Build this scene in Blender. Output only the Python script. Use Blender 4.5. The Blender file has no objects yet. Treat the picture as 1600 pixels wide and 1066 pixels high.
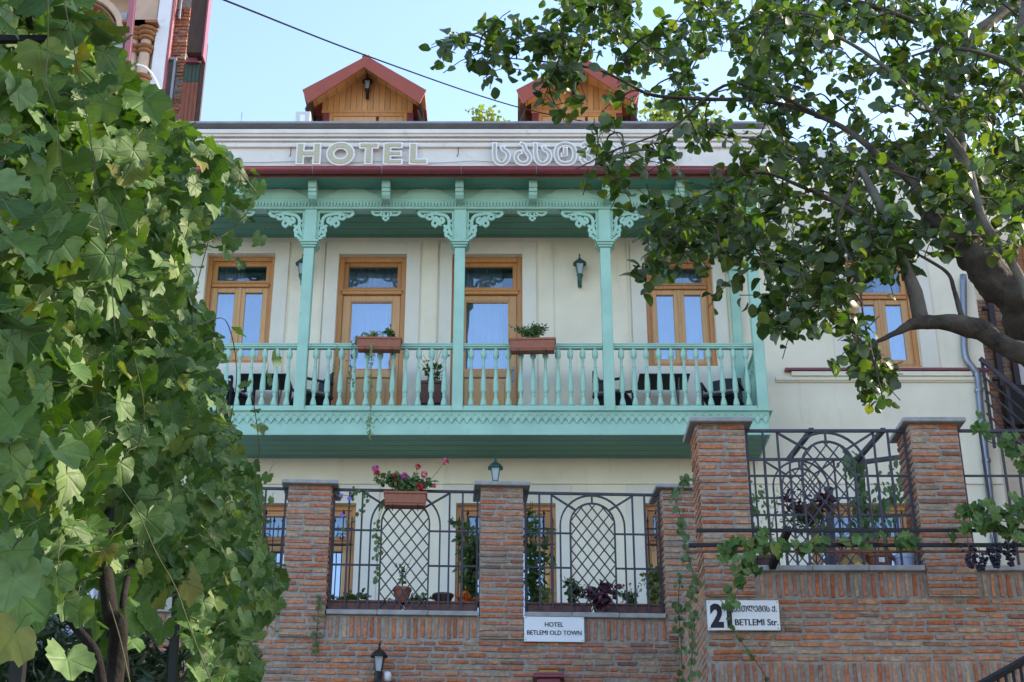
import bpy, math, random
from mathutils import Vector, Matrix, noise
R = math.radians
sc = bpy.context.scene
C = sc.collection
rnd = random.Random(7)

# ------------------------------------------------------------------ camera, sky, sun
PITCH, F, CAMZ = 24.7, 2300.0, 1.6
cam = bpy.data.cameras.new('camera'); co = bpy.data.objects.new('camera', cam); C.objects.link(co)
co.location = (0, 0, CAMZ); co.rotation_euler = (R(90 + PITCH), 0, 0)
cam.sensor_width = 36; cam.lens = F * 36 / 1600; cam.clip_start = .05; cam.clip_end = 2000
sc.camera = co
SUN_EL, SUN_AZ = 31, 74
w = bpy.data.worlds.new("World"); sc.world = w; w.use_nodes = True
wn = w.node_tree; bg = wn.nodes['Background']; sky = wn.nodes.new('ShaderNodeTexSky')
sky.sky_type = 'NISHITA'; sky.sun_disc = False
sky.ozone_density = 3.0; sky.dust_density = .7
sky.sun_elevation = R(SUN_EL); sky.sun_rotation = R(SUN_AZ)
wn.links.new(sky.outputs[0], bg.inputs[0]); bg.inputs[1].default_value = .15
sl = bpy.data.lights.new('sun', 'SUN'); so = bpy.data.objects.new('sun', sl); C.objects.link(so)
sl.energy = 2.3; sl.angle = R(.5); sl.color = (1, .93, .82)
sd = Vector((math.sin(R(SUN_AZ)) * math.cos(R(SUN_EL)), math.cos(R(SUN_AZ)) * math.cos(R(SUN_EL)), math.sin(R(SUN_EL))))
so.rotation_euler = sd.to_track_quat('Z', 'Y').to_euler(); so.location = (30, 20, 40)
sc.view_settings.view_transform = 'Standard'; sc.view_settings.look = 'None'
sc.view_settings.gamma = 1; sc.view_settings.use_curve_mapping = False
sc.view_settings.exposure = 1.92
sc.view_settings.use_white_balance = True; sc.view_settings.white_balance_temperature = 7300; sc.view_settings.white_balance_tint = 12

# ------------------------------------------------------------------ helpers
_c, _s = math.cos(R(PITCH)), math.sin(R(PITCH))
def ray(px, py):
    v = 533 - py
    return (px - 800, F * _c - v * _s, F * _s + v * _c)
def Zat(py, Y):
    d = ray(800, py); return CAMZ + Y * d[2] / d[1]
def Xat(px, py, Y):
    d = ray(px, py); return Y * d[0] / d[1]
def at(px, py, Y): return Vector((Xat(px, py, Y), Y, Zat(py, Y)))

class Frame:
    """a vertical reference plane of the place: local x along it, local y behind it"""
    def __init__(s, X0, Y0, rot=0): s.o = Vector((X0, Y0, 0)); s.r = R(rot)
    def loc(s, px, py, ly=0):
        d = ray(px, py); n = (-math.sin(s.r), math.cos(s.r))
        t = (ly + n[0] * s.o.x + n[1] * s.o.y) / (n[0] * d[0] + n[1] * d[1])
        X, Y = d[0] * t - s.o.x, d[1] * t - s.o.y
        return (X * math.cos(s.r) + Y * math.sin(s.r), CAMZ + d[2] * t)
    def x(s, px, py, ly=0): return s.loc(px, py, ly)[0]
    def z(s, py, ly=0, px=800): return s.loc(px, py, ly)[1]
    def world(s, lx, ly, z):
        return Vector((s.o.x + lx * math.cos(s.r) - ly * math.sin(s.r), s.o.y + lx * math.sin(s.r) + ly * math.cos(s.r), z))

def thing(name, label, cat, loc=(0, 0, 0), rotz=0, group=None):
    o = bpy.data.objects.new(name, None); C.objects.link(o); o.empty_display_size = .2
    o.location = loc; o.rotation_euler = (0, 0, rotz); o['label'] = label; o['category'] = cat
    if group: o['group'] = group
    return o
def tag(o, label, cat, group=None):
    o['label'] = label; o['category'] = cat
    if group: o['group'] = group
    return o

class MB:
    def __init__(s): s.v = []; s.f = []; s.uv = None
    def add(s, vs, fs):
        b = len(s.v); s.v += [tuple(p) for p in vs]; s.f += [tuple(i + b for i in f) for f in fs]; return s
    def box(s, x0, x1, y0, y1, z0, z1):
        return s.add([(x0, y0, z0), (x1, y0, z0), (x1, y1, z0), (x0, y1, z0), (x0, y0, z1), (x1, y0, z1), (x1, y1, z1), (x0, y1, z1)],
              [(0, 3, 2, 1), (4, 5, 6, 7), (0, 1, 5, 4), (1, 2, 6, 5), (2, 3, 7, 6), (3, 0, 4, 7)])
    def ring(s, x0, x1, z0, z1, w, y0, y1, wb=None):
        wb = w if wb is None else wb
        s.box(x0, x0 + w, y0, y1, z0, z1); s.box(x1 - w, x1, y0, y1, z0, z1)
        s.box(x0 + w, x1 - w, y0, y1, z1 - w, z1)
        if wb: s.box(x0 + w, x1 - w, y0, y1, z0, z0 + wb)
        return s
    def prism(s, poly, y0, y1):
        n = len(poly)
        vs = [(x, y0, z) for x, z in poly] + [(x, y1, z) for x, z in poly]
        return s.add(vs, [tuple(range(n)), tuple(range(2 * n - 1, n - 1, -1))] + [((i + 1) % n, i, i + n, (i + 1) % n + n) for i in range(n)])
    def tube(s, pts, r, n=6, cap=True):
        pts = [Vector(p) for p in pts]; m = len(pts)
        rr = r if isinstance(r, (list, tuple)) else [r] * m
        b = len(s.v); up = None
        for i, p in enumerate(pts):
            t = (pts[min(i + 1, m - 1)] - pts[max(i - 1, 0)])
            t = t.normalized() if t.length > 1e-9 else Vector((0, 0, 1))
            if up is None:
                up = t.orthogonal().normalized()
            up = (up - t * up.dot(t))
            up = up.normalized() if up.length > 1e-6 else t.orthogonal().normalized()
            q = t.cross(up)
            for k in range(n):
                a = 2 * math.pi * k / n
                s.v.append(tuple(p + (up * math.cos(a) + q * math.sin(a)) * rr[i]))
        for i in range(m - 1):
            for k in range(n):
                k2 = (k + 1) % n
                s.f.append((b + i * n + k, b + i * n + k2, b + (i + 1) * n + k2, b + (i + 1) * n + k))
        if cap:
            s.f.append(tuple(b + k for k in range(n))[::-1]); s.f.append(tuple(b + (m - 1) * n + k for k in range(n)))
        return s
    def lathe(s, prof, n=12, o=(0, 0, 0), rot=0, sx=1, sy=1):
        b = len(s.v)
        for r_, z in prof:
            for k in range(n):
                a = 2 * math.pi * k / n + rot
                s.v.append((o[0] + r_ * math.cos(a) * sx, o[1] + r_ * math.sin(a) * sy, o[2] + z))
        for i in range(len(prof) - 1):
            for k in range(n):
                k2 = (k + 1) % n
                s.f.append((b + i * n + k, b + i * n + k2, b + (i + 1) * n + k2, b + (i + 1) * n + k))
        s.f.append(tuple(b + k for k in range(n))[::-1]); s.f.append(tuple(b + (len(prof) - 1) * n + k for k in range(n)))
        return s
    def ribbon(s, pts, w_, y0, y1, closed=False, ext=0):
        """flat board of width w_ following pts (x,z), thickness y0..y1"""
        P = [Vector((p[0], p[1])) for p in pts]; n = len(P); L = []; Rr = []
        if ext and not closed:
            P[0] = P[0] + (P[0] - P[1]).normalized() * ext; P[-1] = P[-1] + (P[-1] - P[-2]).normalized() * ext
        for i in range(n):
            a = P[(i - 1) % n] if closed or i > 0 else P[0]; c = P[(i + 1) % n] if closed or i < n - 1 else P[-1]
            t = (c - a).normalized(); nn = Vector((-t.y, t.x))
            wi = w_[i] if isinstance(w_, list) else w_
            L.append(P[i] + nn * wi / 2); Rr.append(P[i] - nn * wi / 2)
        vs = [(p.x, y0, p.y) for p in L] + [(p.x, y0, p.y) for p in Rr] + [(p.x, y1, p.y) for p in L] + [(p.x, y1, p.y) for p in Rr]
        fs = []
        for i in range(n if closed else n - 1):
            j = (i + 1) % n
            fs += [(i, j, n + j, n + i), (2 * n + i, 3 * n + i, 3 * n + j, 2 * n + j), (i, 2 * n + i, 2 * n + j, j), (n + i, n + j, 3 * n + j, 3 * n + i)]
        if not closed:
            fs += [(0, n, 3 * n, 2 * n), (n - 1, 3 * n - 1, 4 * n - 1, 2 * n - 1)]
        return s.add(vs, fs)
    def mesh(s, name, mat, smooth=False):
        me = bpy.data.meshes.new(name); me.from_pydata(s.v, [], s.f)
        me.materials.append(mat)
        if smooth: me.polygons.foreach_set('use_smooth', [True] * len(me.polygons))
        if s.uv:
            ul = me.uv_layers.new(name='leaf'); flat = []
            for p in me.polygons:
                for vi in p.vertices: flat += s.uv[vi]
            ul.data.foreach_set('uv', flat)
        me.update(); return me
def put(me, name, parent=None, loc=(0, 0, 0), rot=(0, 0, 0), sc_=(1, 1, 1)):
    o = bpy.data.objects.new(name, me); C.objects.link(o); o.parent = parent
    o.location = loc; o.rotation_euler = rot; o.scale = sc_; return o
def obj(mb, name, mat, parent=None, loc=(0, 0, 0), smooth=False, bevel=0, stuff=False, rot=(0, 0, 0)):
    o = put(mb.mesh(name, mat, smooth), name, parent, loc, rot)
    if bevel:
        m = o.modifiers.new('bevel', 'BEVEL'); m.width = bevel; m.segments = 1; m.limit_method = 'ANGLE'
    if stuff: o['kind'] = 'stuff'
    return o
def struct(mb, name, mat, **k):
    o = obj(mb, name, mat, **k); o['kind'] = 'structure'; return o
def catmull(pts, k=6, closed=False):
    P = [Vector(p) for p in pts]; n = len(P); out = []
    rng = range(n) if closed else range(n - 1)
    for i in rng:
        if closed: a, b, c, d = P[i - 1], P[i], P[(i + 1) % n], P[(i + 2) % n]
        else: a, b, c, d = P[max(i - 1, 0)], P[i], P[i + 1], P[min(i + 2, n - 1)]
        for j in range(k):
            t = j / k
            out.append(.5 * ((2 * b) + (c - a) * t + (2 * a - 5 * b + 4 * c - d) * t * t + (3 * b - a - 3 * c + d) * t ** 3))
    if not closed: out.append(P[-1])
    return out

# ------------------------------------------------------------------ materials
def nodes(name):
    m = bpy.data.materials.new(name); m.use_nodes = True
    return m, m.node_tree, m.node_tree.nodes['Principled BSDF']
def N(nt, t, **k):
    n = nt.nodes.new(t)
    for a, b in k.items(): setattr(n, a, b)
    return n
def mixc(nt, fac, a, b, mode='MIX'):
    n = N(nt, 'ShaderNodeMix', data_type='RGBA', blend_type=mode)
    for sock, val in ((n.inputs[0], fac), (n.inputs[6], a), (n.inputs[7], b)):
        if isinstance(val, (int, float)): sock.default_value = val
        elif isinstance(val, tuple): sock.default_value = (*val, 1) if len(val) == 3 else val
        else: nt.links.new(val, sock)
    return n.outputs[2]
def ntex(nt, scale, detail=4, vec=None, rough=.55, stretch=None):
    n = N(nt, 'ShaderNodeTexNoise'); n.inputs['Scale'].default_value = scale; n.inputs['Detail'].default_value = detail; n.inputs['Roughness'].default_value = rough
    if vec is None:
        tc = N(nt, 'ShaderNodeTexCoord'); vec = tc.outputs['Object']
    if stretch:
        mp = N(nt, 'ShaderNodeMapping'); mp.inputs['Scale'].default_value = stretch; nt.links.new(vec, mp.inputs[0]); vec = mp.outputs[0]
    nt.links.new(vec, n.inputs['Vector']); return n.outputs['Fac']
def ramp(nt, fac, stops):
    n = N(nt, 'ShaderNodeValToRGB'); e = n.color_ramp.elements
    while len(e) < len(stops): e.new(.5)
    for i, (p, c) in enumerate(stops): e[i].position = p; e[i].color = (*c, 1) if len(c) == 3 else c
    nt.links.new(fac, n.inputs[0]); return n.outputs[0]
def bump(nt, bs, h, strength=.3, dist=.01):
    b = N(nt, 'ShaderNodeBump'); b.inputs['Strength'].default_value = strength; b.inputs['Distance'].default_value = dist
    nt.links.new(h, b.inputs['Height']); nt.links.new(b.outputs[0], bs.inputs['Normal'])
BW = ((.0, (0, 0, 0)), (1, (1, 1, 1)))
def simple(name, c, rough=.6, var=.12, scale=6, metal=0, bmp=.15, spec=.4, stretch=None, dirt=None, bd=.004):
    m, nt, bs = nodes(name)
    f = ntex(nt, scale, 5, stretch=stretch)
    col = ramp(nt, f, ((.3, tuple(x * (1 - var) for x in c)), (.7, tuple(min(1, x * (1 + var)) for x in c))))
    if dirt:
        f2 = ntex(nt, dirt[0], 6, rough=.7, stretch=dirt[3] if len(dirt) > 3 else None)
        col = mixc(nt, ramp(nt, f2, ((dirt[2], (0, 0, 0)), (min(dirt[2] + .2, 1), (.8, .8, .8)))), col, dirt[1])
    nt.links.new(col, bs.inputs['Base Color']); bs.inputs['Roughness'].default_value = rough
    bs.inputs['Metallic'].default_value = metal; bs.inputs['Specular IOR Level'].default_value = spec
    if bmp: bump(nt, bs, ntex(nt, scale * 6, 4, stretch=stretch), bmp, bd)
    return m
M = {}
M['plaster'] = simple('cream_plaster', (.82, .75, .60), .85, .08, 1.3, bmp=.3, spec=.2, dirt=(1.7, (.64, .57, .45), .56, (2.2, 2.2, .4)))
M['plaster_warm'] = simple('cream_plaster_surround', (.74, .70, .61), .85, .06, 1.7, bmp=.2, spec=.2)
M['parapet'] = simple('weathered_white_parapet', (.70, .68, .63), .8, .08, 2.2, bmp=.3, spec=.2, dirt=(3.0, (.34, .31, .26), .60, (1.6, 1.6, 1.2)))
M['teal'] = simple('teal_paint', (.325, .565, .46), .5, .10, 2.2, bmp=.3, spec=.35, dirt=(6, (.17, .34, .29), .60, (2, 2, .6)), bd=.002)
M['teal_shaded'] = simple('teal_paint_shaded', (.125, .31, .225), .5, .08, 4, bmp=.15, spec=.3, stretch=(.3, 3, 3))  # same teal as the balcony, darkened to carry the soffit shade in colour
M['maroon'] = simple('maroon_paint', (.22, .045, .06), .4, .12, 5, bmp=.1, spec=.5)
M['redmetal'] = simple('red_metal_roof', (.31, .068, .042), .45, .1, 4, bmp=.08)
M['zinc'] = simple('zinc_flashing', (.27, .28, .31), .5, .15, 5, metal=.3, bmp=.15)
M['slate'] = simple('grey_stone_coping', (.33, .32, .31), .75, .2, 7, bmp=.5, dirt=(9, (.12, .12, .11), .58))
M['mortar'] = simple('grey_mortar', (.33, .30, .265), .95, .25, 14, bmp=1, spec=.1, dirt=(1.6, (.13, .12, .11), .55), bd=.010)
M['iron'] = simple('dark_painted_iron', (.05, .045, .06), .5, .3, 20, metal=.2, bmp=.2)
M['blackiron'] = simple('black_iron', (.014, .013, .014), .45, .3, 20, metal=.2, bmp=.1)
M['rustiron'] = simple('rusty_iron', (.16, .06, .035), .8, .4, 25, bmp=.4)
M['lantern'] = simple('dark_green_lantern_metal', (.03, .12, .105), .4, .2, 20, metal=.2)
M['terracotta'] = simple('terracotta_plastic', (.32, .11, .065), .6, .12, 12, bmp=.1, dirt=(8, (.2, .08, .05), .6))
M['trough'] = simple('brown_trough_plastic', (.14, .06, .05), .6, .2, 12, bmp=.1)
M['darkpot'] = simple('dark_glazed_pot', (.06, .03, .03), .3, .2, 10)
M['whiteplate'] = simple('white_sign_enamel', (.78, .80, .82), .3, .04, 3, bmp=.03)
M['ink'] = simple('dark_sign_lettering', (.012, .010, .02), .5, .1, 10, bmp=0)
M['letterwhite'] = simple('white_letter_outline', (.80, .80, .82), .45, .05, 10, bmp=.03)
M['lettertan'] = simple('tan_letter_face', (.46, .43, .29), .5, .1, 30, bmp=.05)
M['lettergrey'] = simple('greyish_letter_face', (.42, .39, .33), .5, .1, 30, bmp=.05)
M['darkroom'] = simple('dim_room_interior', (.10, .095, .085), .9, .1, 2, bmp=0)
M['wicker'] = simple('dark_navy_chair', (.012, .014, .028), .5, .3, 30, bmp=.3)
M['cushion'] = simple('grey_cushion', (.30, .29, .28), .9, .1, 10)
M['tabletop'] = simple('black_table', (.01, .009, .009), .5, .2, 20)
M['chrome'] = simple('galvanised_drainpipe', (.24, .27, .32), .35, .1, 9, metal=.55, bmp=.05)
M['whitepaint'] = simple('white_paint', (.74, .74, .75), .6, .05, 3, dirt=(4, (.5, .5, .5), .62))
M['paleblue'] = simple('pale_bluish_plaster', (.58, .64, .74), .8, .05, 2)
M['peach'] = simple('peach_plaster', (.58, .40, .29), .8, .1, 4, bmp=.2)
M['brownwood'] = simple('brown_carved_wood', (.30, .13, .05), .6, .3, 6, stretch=(1, 1, 5))
M['darkwood'] = simple('dark_brown_boards', (.055, .025, .016), .7, .3, 6, stretch=(4, 4, .6))
M['rustwood'] = simple('rusty_red_boards', (.19, .055, .03), .7, .3, 6, stretch=(4, 4, .6))
M['greenwood'] = simple('dark_green_boards', (.035, .055, .04), .7, .3, 6, stretch=(4, 4, .6))
M['mauve'] = simple('mauve_painted_beam', (.36, .12, .15), .6, .1, 5)
M['orange_tiles'] = simple('orange_roof_tiles', (.40, .14, .07), .8, .3, 9, bmp=.4)
M['asphalt'] = simple('street_cobble', (.16, .15, .14), .9, .25, 5, bmp=.8, bd=.02)
M['terrace'] = simple('terrace_paving', (.30, .27, .23), .85, .15, 4, bmp=.3)
M['roofvent'] = simple('pale_vent_box', (.55, .58, .60), .6, .06, 4)
M['cloth_blue'] = simple('pale_blue_pot', (.5, .6, .8), .5, .05, 5)
M['straw'] = simple('straw_yellow', (.42, .24, .07), .8, .2, 20, bmp=.4)

def wood(name, a, b, rough=.4):
    m, nt, bs = nodes(name)
    g = ntex(nt, 3, 8, stretch=(9, 9, .7), rough=.65)
    col = ramp(nt, g, ((.25, a), (.55, b), (.8, tuple(min(1, x * 1.15) for x in b))))
    oi = N(nt, 'ShaderNodeObjectInfo')
    col = mixc(nt, .35, col, ramp(nt, oi.outputs['Random'], ((0, tuple(x * .75 for x in a)), (1, tuple(min(1, x * 1.25) for x in b)))))
    kn = N(nt, 'ShaderNodeTexVoronoi'); kn.inputs['Scale'].default_value = 4.5
    tc = N(nt, 'ShaderNodeTexCoord'); nt.links.new(tc.outputs['Object'], kn.inputs['Vector'])
    col = mixc(nt, ramp(nt, kn.outputs['Distance'], ((0, (.8, .8, .8)), (.09, (0, 0, 0)))), col, tuple(x * .35 for x in a))
    nt.links.new(col, bs.inputs['Base Color']); bs.inputs['Roughness'].default_value = rough
    bump(nt, bs, g, .2, .002); return m
M['wood'] = wood('varnished_pine', (.39, .15, .045), (.55, .25, .08))
M['woodlight'] = wood('lighter_varnished_pine', (.46, .23, .09), (.62, .35, .15))
M['gable'] = wood('gable_pine_boards', (.42, .19, .06), (.62, .31, .12), .55)

def brickmat(name, attr):
    m, nt, bs = nodes(name)
    if attr:
        a = N(nt, 'ShaderNodeAttribute', attribute_name='rnd'); r_ = a.outputs['Fac']
    else:
        a = N(nt, 'ShaderNodeObjectInfo'); r_ = a.outputs['Random']
    base = ramp(nt, r_, ((0, (.40, .125, .06)), (.14, (.53, .195, .095)), (.3, (.43, .175, .12)), (.45, (.55, .265, .155)),
                         (.58, (.36, .145, .10)), (.70, (.52, .32, .21)), (.80, (.26, .115, .085)), (.9, (.48, .36, .26)), (1, (.31, .20, .15))))
    base = mixc(nt, 1.0, base, (1.02, .97, .90), 'MULTIPLY')
    tc = N(nt, 'ShaderNodeTexCoord'); geo = N(nt, 'ShaderNodeNewGeometry')
    pos = geo.outputs['Position']
    n1 = ntex(nt, 26, 6, vec=pos, rough=.7)
    col = mixc(nt, 1.0, base, ramp(nt, n1, ((.3, (.5, .48, .47)), (.7, (1.3, 1.3, 1.3)))), 'MULTIPLY')
    n2 = ntex(nt, 9, 5, vec=pos, rough=.7)
    col = mixc(nt, ramp(nt, n2, ((.54, (0, 0, 0)), (.74, (.75, .75, .75)))), col, (.40, .33, .28))
    n3 = ntex(nt, 1.1, 5, vec=pos, rough=.6)
    col = mixc(nt, ramp(nt, n3, ((.54, (0, 0, 0)), (.70, (.7, .7, .7)))), col, (.12, .10, .085))
    nt.links.new(col, bs.inputs['Base Color']); bs.inputs['Roughness'].default_value = .9; bs.inputs['Specular IOR Level'].default_value = .2
    bump(nt, bs, n1, .8, .006); return m
M['brick'] = brickmat('old_brick', False); M['brick_s'] = brickmat('old_brick_joined', True)

def leafmat(name, stops, under, veins=0, trans=.35, rough=.5, transcol=None, scale=30, spec=.45):
    m, nt, bs = nodes(name)
    a = N(nt, 'ShaderNodeAttribute', attribute_name='rnd'); oi = N(nt, 'ShaderNodeObjectInfo')
    ad = N(nt, 'ShaderNodeMath', operation='ADD'); nt.links.new(a.outputs['Fac'], ad.inputs[0]); nt.links.new(oi.outputs['Random'], ad.inputs[1])
    fr = N(nt, 'ShaderNodeMath', operation='FRACT'); nt.links.new(ad.outputs[0], fr.inputs[0])
    col = ramp(nt, fr.outputs[0], stops)
    geo = N(nt, 'ShaderNodeNewGeometry')
    nz = ntex(nt, scale, 5, vec=geo.outputs['Position'])
    col = mixc(nt, 1.0, col, ramp(nt, nz, ((.3, (.78, .8, .75)), (.7, (1.2, 1.2, 1.1)))), 'MULTIPLY')
    blot = ntex(nt, scale * .35, 4, vec=geo.outputs['Position'], rough=.7)
    col = mixc(nt, ramp(nt, blot, ((.64, (0, 0, 0)), (.74, (.55, .55, .55)))), col, tuple(x * y for x, y in zip(stops[-1][1], (1.1, 1.05, .8))))
    if veins:
        uv = N(nt, 'ShaderNodeUVMap', uv_map='leaf'); sp = N(nt, 'ShaderNodeSeparateXYZ'); nt.links.new(uv.outputs[0], sp.inputs[0])
        def mth(op, x, y=None):
            n = N(nt, 'ShaderNodeMath', operation=op)
            for i, q in enumerate((x, y)):
                if q is None: continue
                if isinstance(q, (int, float)): n.inputs[i].default_value = q
                else: nt.links.new(q, n.inputs[i])
            return n.outputs[0]
        ang = mth('ABSOLUTE', mth('ARCTAN2', sp.outputs[0], sp.outputs[1]))
        rad = mth('SQRT', mth('ADD', mth('MULTIPLY', sp.outputs[0], sp.outputs[0]), mth('MULTIPLY', sp.outputs[1], sp.outputs[1])))
        best = None
        for k in (0, .95, 1.95):
            d = mth('MULTIPLY', mth('ABSOLUTE', mth('SUBTRACT', ang, k)), rad)
            best = d if best is None else mth('MINIMUM', best, d)
        # side veins: slanted stripes off the main ones
        st = mth('ABSOLUTE', mth('SUBTRACT', mth('FRACT', mth('MULTIPLY', mth('SUBTRACT', rad, best), 5.5)), .5))
        side = mth('MULTIPLY', mth('GREATER_THAN', st, .455), .35)
        v = mth('MAXIMUM', mth('LESS_THAN', best, .011), side)
        col = mixc(nt, mth('MULTIPLY', v, .55), col, tuple(x * 1.5 + .02 for x in stops[1][1]))
        bump(nt, bs, mth('ADD', mth('MULTIPLY', mth('MINIMUM', best, .05), 18), mth('MULTIPLY', nz, 1.0)), .6, .003)
    col2 = mixc(nt, geo.outputs['Backfacing'], col, mixc(nt, .55, col, under))
    nt.links.new(col2, bs.inputs['Base Color']); bs.inputs['Roughness'].default_value = rough
    bs.inputs['Specular IOR Level'].default_value = spec
    tr = N(nt, 'ShaderNodeBsdfTranslucent')
    nt.links.new(mixc(nt, 1.0, col, transcol or (1.7, 2.0, .6), 'MULTIPLY'), tr.inputs['Color'])
    mx = N(nt, 'ShaderNodeMixShader'); mx.inputs[0].default_value = trans
    nt.links.new(bs.outputs[0], mx.inputs[1]); nt.links.new(tr.outputs[0], mx.inputs[2])
    nt.links.new(mx.outputs[0], nt.nodes['Material Output'].inputs[0]); return m
M['grape'] = leafmat('grapevine_leaf', ((0, (.028, .07, .012)), (.3, (.06, .125, .022)), (.6, (.09, .165, .04)), (.90, (.13, .20, .075)), (.975, (.16, .20, .035)), (1, (.17, .15, .04))), (.16, .22, .10), 1, .20, .55, spec=.28)
M['treeleaf'] = leafmat('tree_leaf', ((0, (.024, .056, .016)), (.35, (.046, .09, .020)), (.7, (.078, .125, .028)), (.95, (.12, .155, .035)), (1, (.15, .135, .03))), (.13, .17, .09), 0, .38, .38)
M['plantleaf'] = leafmat('pot_plant_leaf', ((0, (.035, .085, .025)), (.5, (.06, .13, .03)), (1, (.10, .17, .05))), (.12, .18, .08), 0, .3)
M['oleander'] = leafmat('dark_narrow_leaf', ((0, (.015, .035, .015)), (.5, (.02, .05, .02)), (1, (.03, .06, .02))), (.06, .09, .05), 0, .15)
M['paleleaf'] = leafmat('variegated_leaf', ((0, (.16, .22, .08)), (.5, (.25, .30, .12)), (1, (.12, .18, .06))), (.25, .28, .15), 0, .3)
M['purpleleaf'] = leafmat('purple_leaf', ((0, (.04, .012, .025)), (.5, (.07, .018, .04)), (1, (.10, .03, .05))), (.09, .03, .05), 0, .25, transcol=(1.8, .8, 1))
M['sunleaf'] = leafmat('far_tree_leaf', ((0, (.12, .15, .03)), (.5, (.17, .20, .04)), (1, (.22, .22, .06))), (.2, .22, .08), 0, .4, scale=4)
M['redfl'] = simple('red_petals', (.55, .015, .03), .6, .3, 60, bmp=0)
M['pinkfl'] = simple('pink_petals', (.62, .10, .16), .6, .3, 60, bmp=0)
M['magentafl'] = simple('magenta_petals', (.50, .06, .30), .6, .3, 60, bmp=0)
M['orangefl'] = simple('orange_petals', (.60, .13, .02), .6, .3, 60, bmp=0)
M['violetfl'] = simple('violet_petals', (.16, .10, .50), .6, .3, 60, bmp=0)
M['grapefruit'] = simple('dark_blue_grapes', (.012, .014, .035), .45, .3, 40, bmp=0)
M['stem'] = simple('green_brown_stem', (.10, .10, .04), .7, .3, 20)
M['vinestem'] = simple('brown_vine_stem', (.10, .065, .035), .8, .3, 30, bmp=.4)
def barkmat(name, a, b):
    m, nt, bs = nodes(name)
    geo = N(nt, 'ShaderNodeNewGeometry'); f = ntex(nt, 9, 8, vec=geo.outputs['Position'], rough=.7)
    f2 = ntex(nt, 3, 4, vec=geo.outputs['Position'])
    col = ramp(nt, f, ((.3, a), (.62, b), (.8, tuple(x * 1.5 for x in b))))
    col = mixc(nt, ramp(nt, f2, ((.5, (0, 0, 0)), (.75, (.6, .6, .6)))), col, tuple(x * 1.5 for x in b))
    nt.links.new(col, bs.inputs['Base Color']); bs.inputs['Roughness'].default_value = .9; bs.inputs['Specular IOR Level'].default_value = .2
    bump(nt, bs, f, 1, .03); return m
M['bark'] = barkmat('rough_grey_brown_bark', (.035, .028, .022), (.13, .105, .082))
M['palebark'] = barkmat('smooth_grey_bark', (.10, .088, .07), (.20, .178, .14))
M['vinebark'] = barkmat('dark_vine_bark', (.008, .006, .005), (.024, .018, .014))
M['cable'] = simple('black_cable', (.008, .008, .009), .9, .1, 10, bmp=0, spec=.05)
def glassmat(name, fac, tint=(.92, .95, 1)):
    m, nt, bs = nodes(name); nt.nodes.remove(bs)
    t = N(nt, 'ShaderNodeBsdfTransparent'); g = N(nt, 'ShaderNodeBsdfGlossy'); g.inputs['Roughness'].default_value = .02
    t.inputs[0].default_value = (*[x * .9 for x in tint], 1); g.inputs[0].default_value = (*tint, 1)
    lw = N(nt, 'ShaderNodeFresnel'); lw.inputs['IOR'].default_value = 1.5
    ad = N(nt, 'ShaderNodeMath', operation='ADD', use_clamp=True); ad.inputs[1].default_value = fac; nt.links.new(lw.outputs[0], ad.inputs[0])
    nz = ntex(nt, 1.2, 2); b = N(nt, 'ShaderNodeBump'); b.inputs['Strength'].default_value = .3; b.inputs['Distance'].default_value = .03
    nt.links.new(nz, b.inputs['Height']); nt.links.new(b.outputs[0], g.inputs['Normal'])
    mx = N(nt, 'ShaderNodeMixShader'); nt.links.new(ad.outputs[0], mx.inputs[0]); nt.links.new(t.outputs[0], mx.inputs[1]); nt.links.new(g.outputs[0], mx.inputs[2])
    nt.links.new(mx.outputs[0], nt.nodes['Material Output'].inputs[0]); return m
M['glass'] = glassmat('window_glass', .27, (.80, .90, 1))
M['glass_top'] = glassmat('glass_weak_reflection', .10, (.80, .90, 1))  # same glass as below, reflection cut so the top lights look darker
M['lampglass'] = simple('frosted_lamp_glass', (.36, .42, .46), .15, .05, 10, bmp=0)
def curtainmat():
    m, nt, bs = nodes('white_curtain')
    bs.inputs['Base Color'].default_value = (.74, .74, .74, 1); bs.inputs['Roughness'].default_value = .9
    return m
M['curtain'] = curtainmat()

# ------------------------------------------------------------------ text
def textmesh(s, size, offset=0, ext=.001, res=3):
    cu = bpy.data.curves.new('t', 'FONT'); cu.body = s; cu.size = size; cu.offset = offset; cu.extrude = ext
    cu.resolution_u = res; cu.fill_mode = 'BOTH'
    o = bpy.data.objects.new('t', cu); C.objects.link(o)
    bpy.context.view_layer.update()
    me = bpy.data.meshes.new_from_object(o.evaluated_get(bpy.context.evaluated_depsgraph_get()))
    bpy.data.objects.remove(o); bpy.data.curves.remove(cu)
    return me
def textfit(s, name, mat, parent, x0, x1, z0, z1, y, ext=.001, offset=0, bold=0):
    """lettering standing in the local xz plane, fitted to a rectangle, facing -y"""
    me = textmesh(s, 1, offset, ext)
    vs = me.vertices
    ax, bx = min(v.co.x for v in vs), max(v.co.x for v in vs); ay, by = min(v.co.y for v in vs), max(v.co.y for v in vs)
    kx, kz = (x1 - x0) / (bx - ax), (z1 - z0) / (by - ay)
    for v in vs:
        X, Y, Z = v.co; v.co = (x0 + (X - ax) * kx, y - Z, z0 + (Y - ay) * kz)
    if bold:                                                   # heavier strokes: the same outline a little to each side
        mb = MB(); V_ = [tuple(v.co) for v in vs]; F_ = [tuple(f.vertices) for f in me.polygons]
        for i, d in enumerate((-bold, 0, bold)): mb.add([(a + d, b - .0004 * i, c) for a, b, c in V_], F_)
        return obj(mb, name, mat, parent)
    me.materials.clear(); me.materials.append(mat); me.update()
    return put(me, name, parent)

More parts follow.
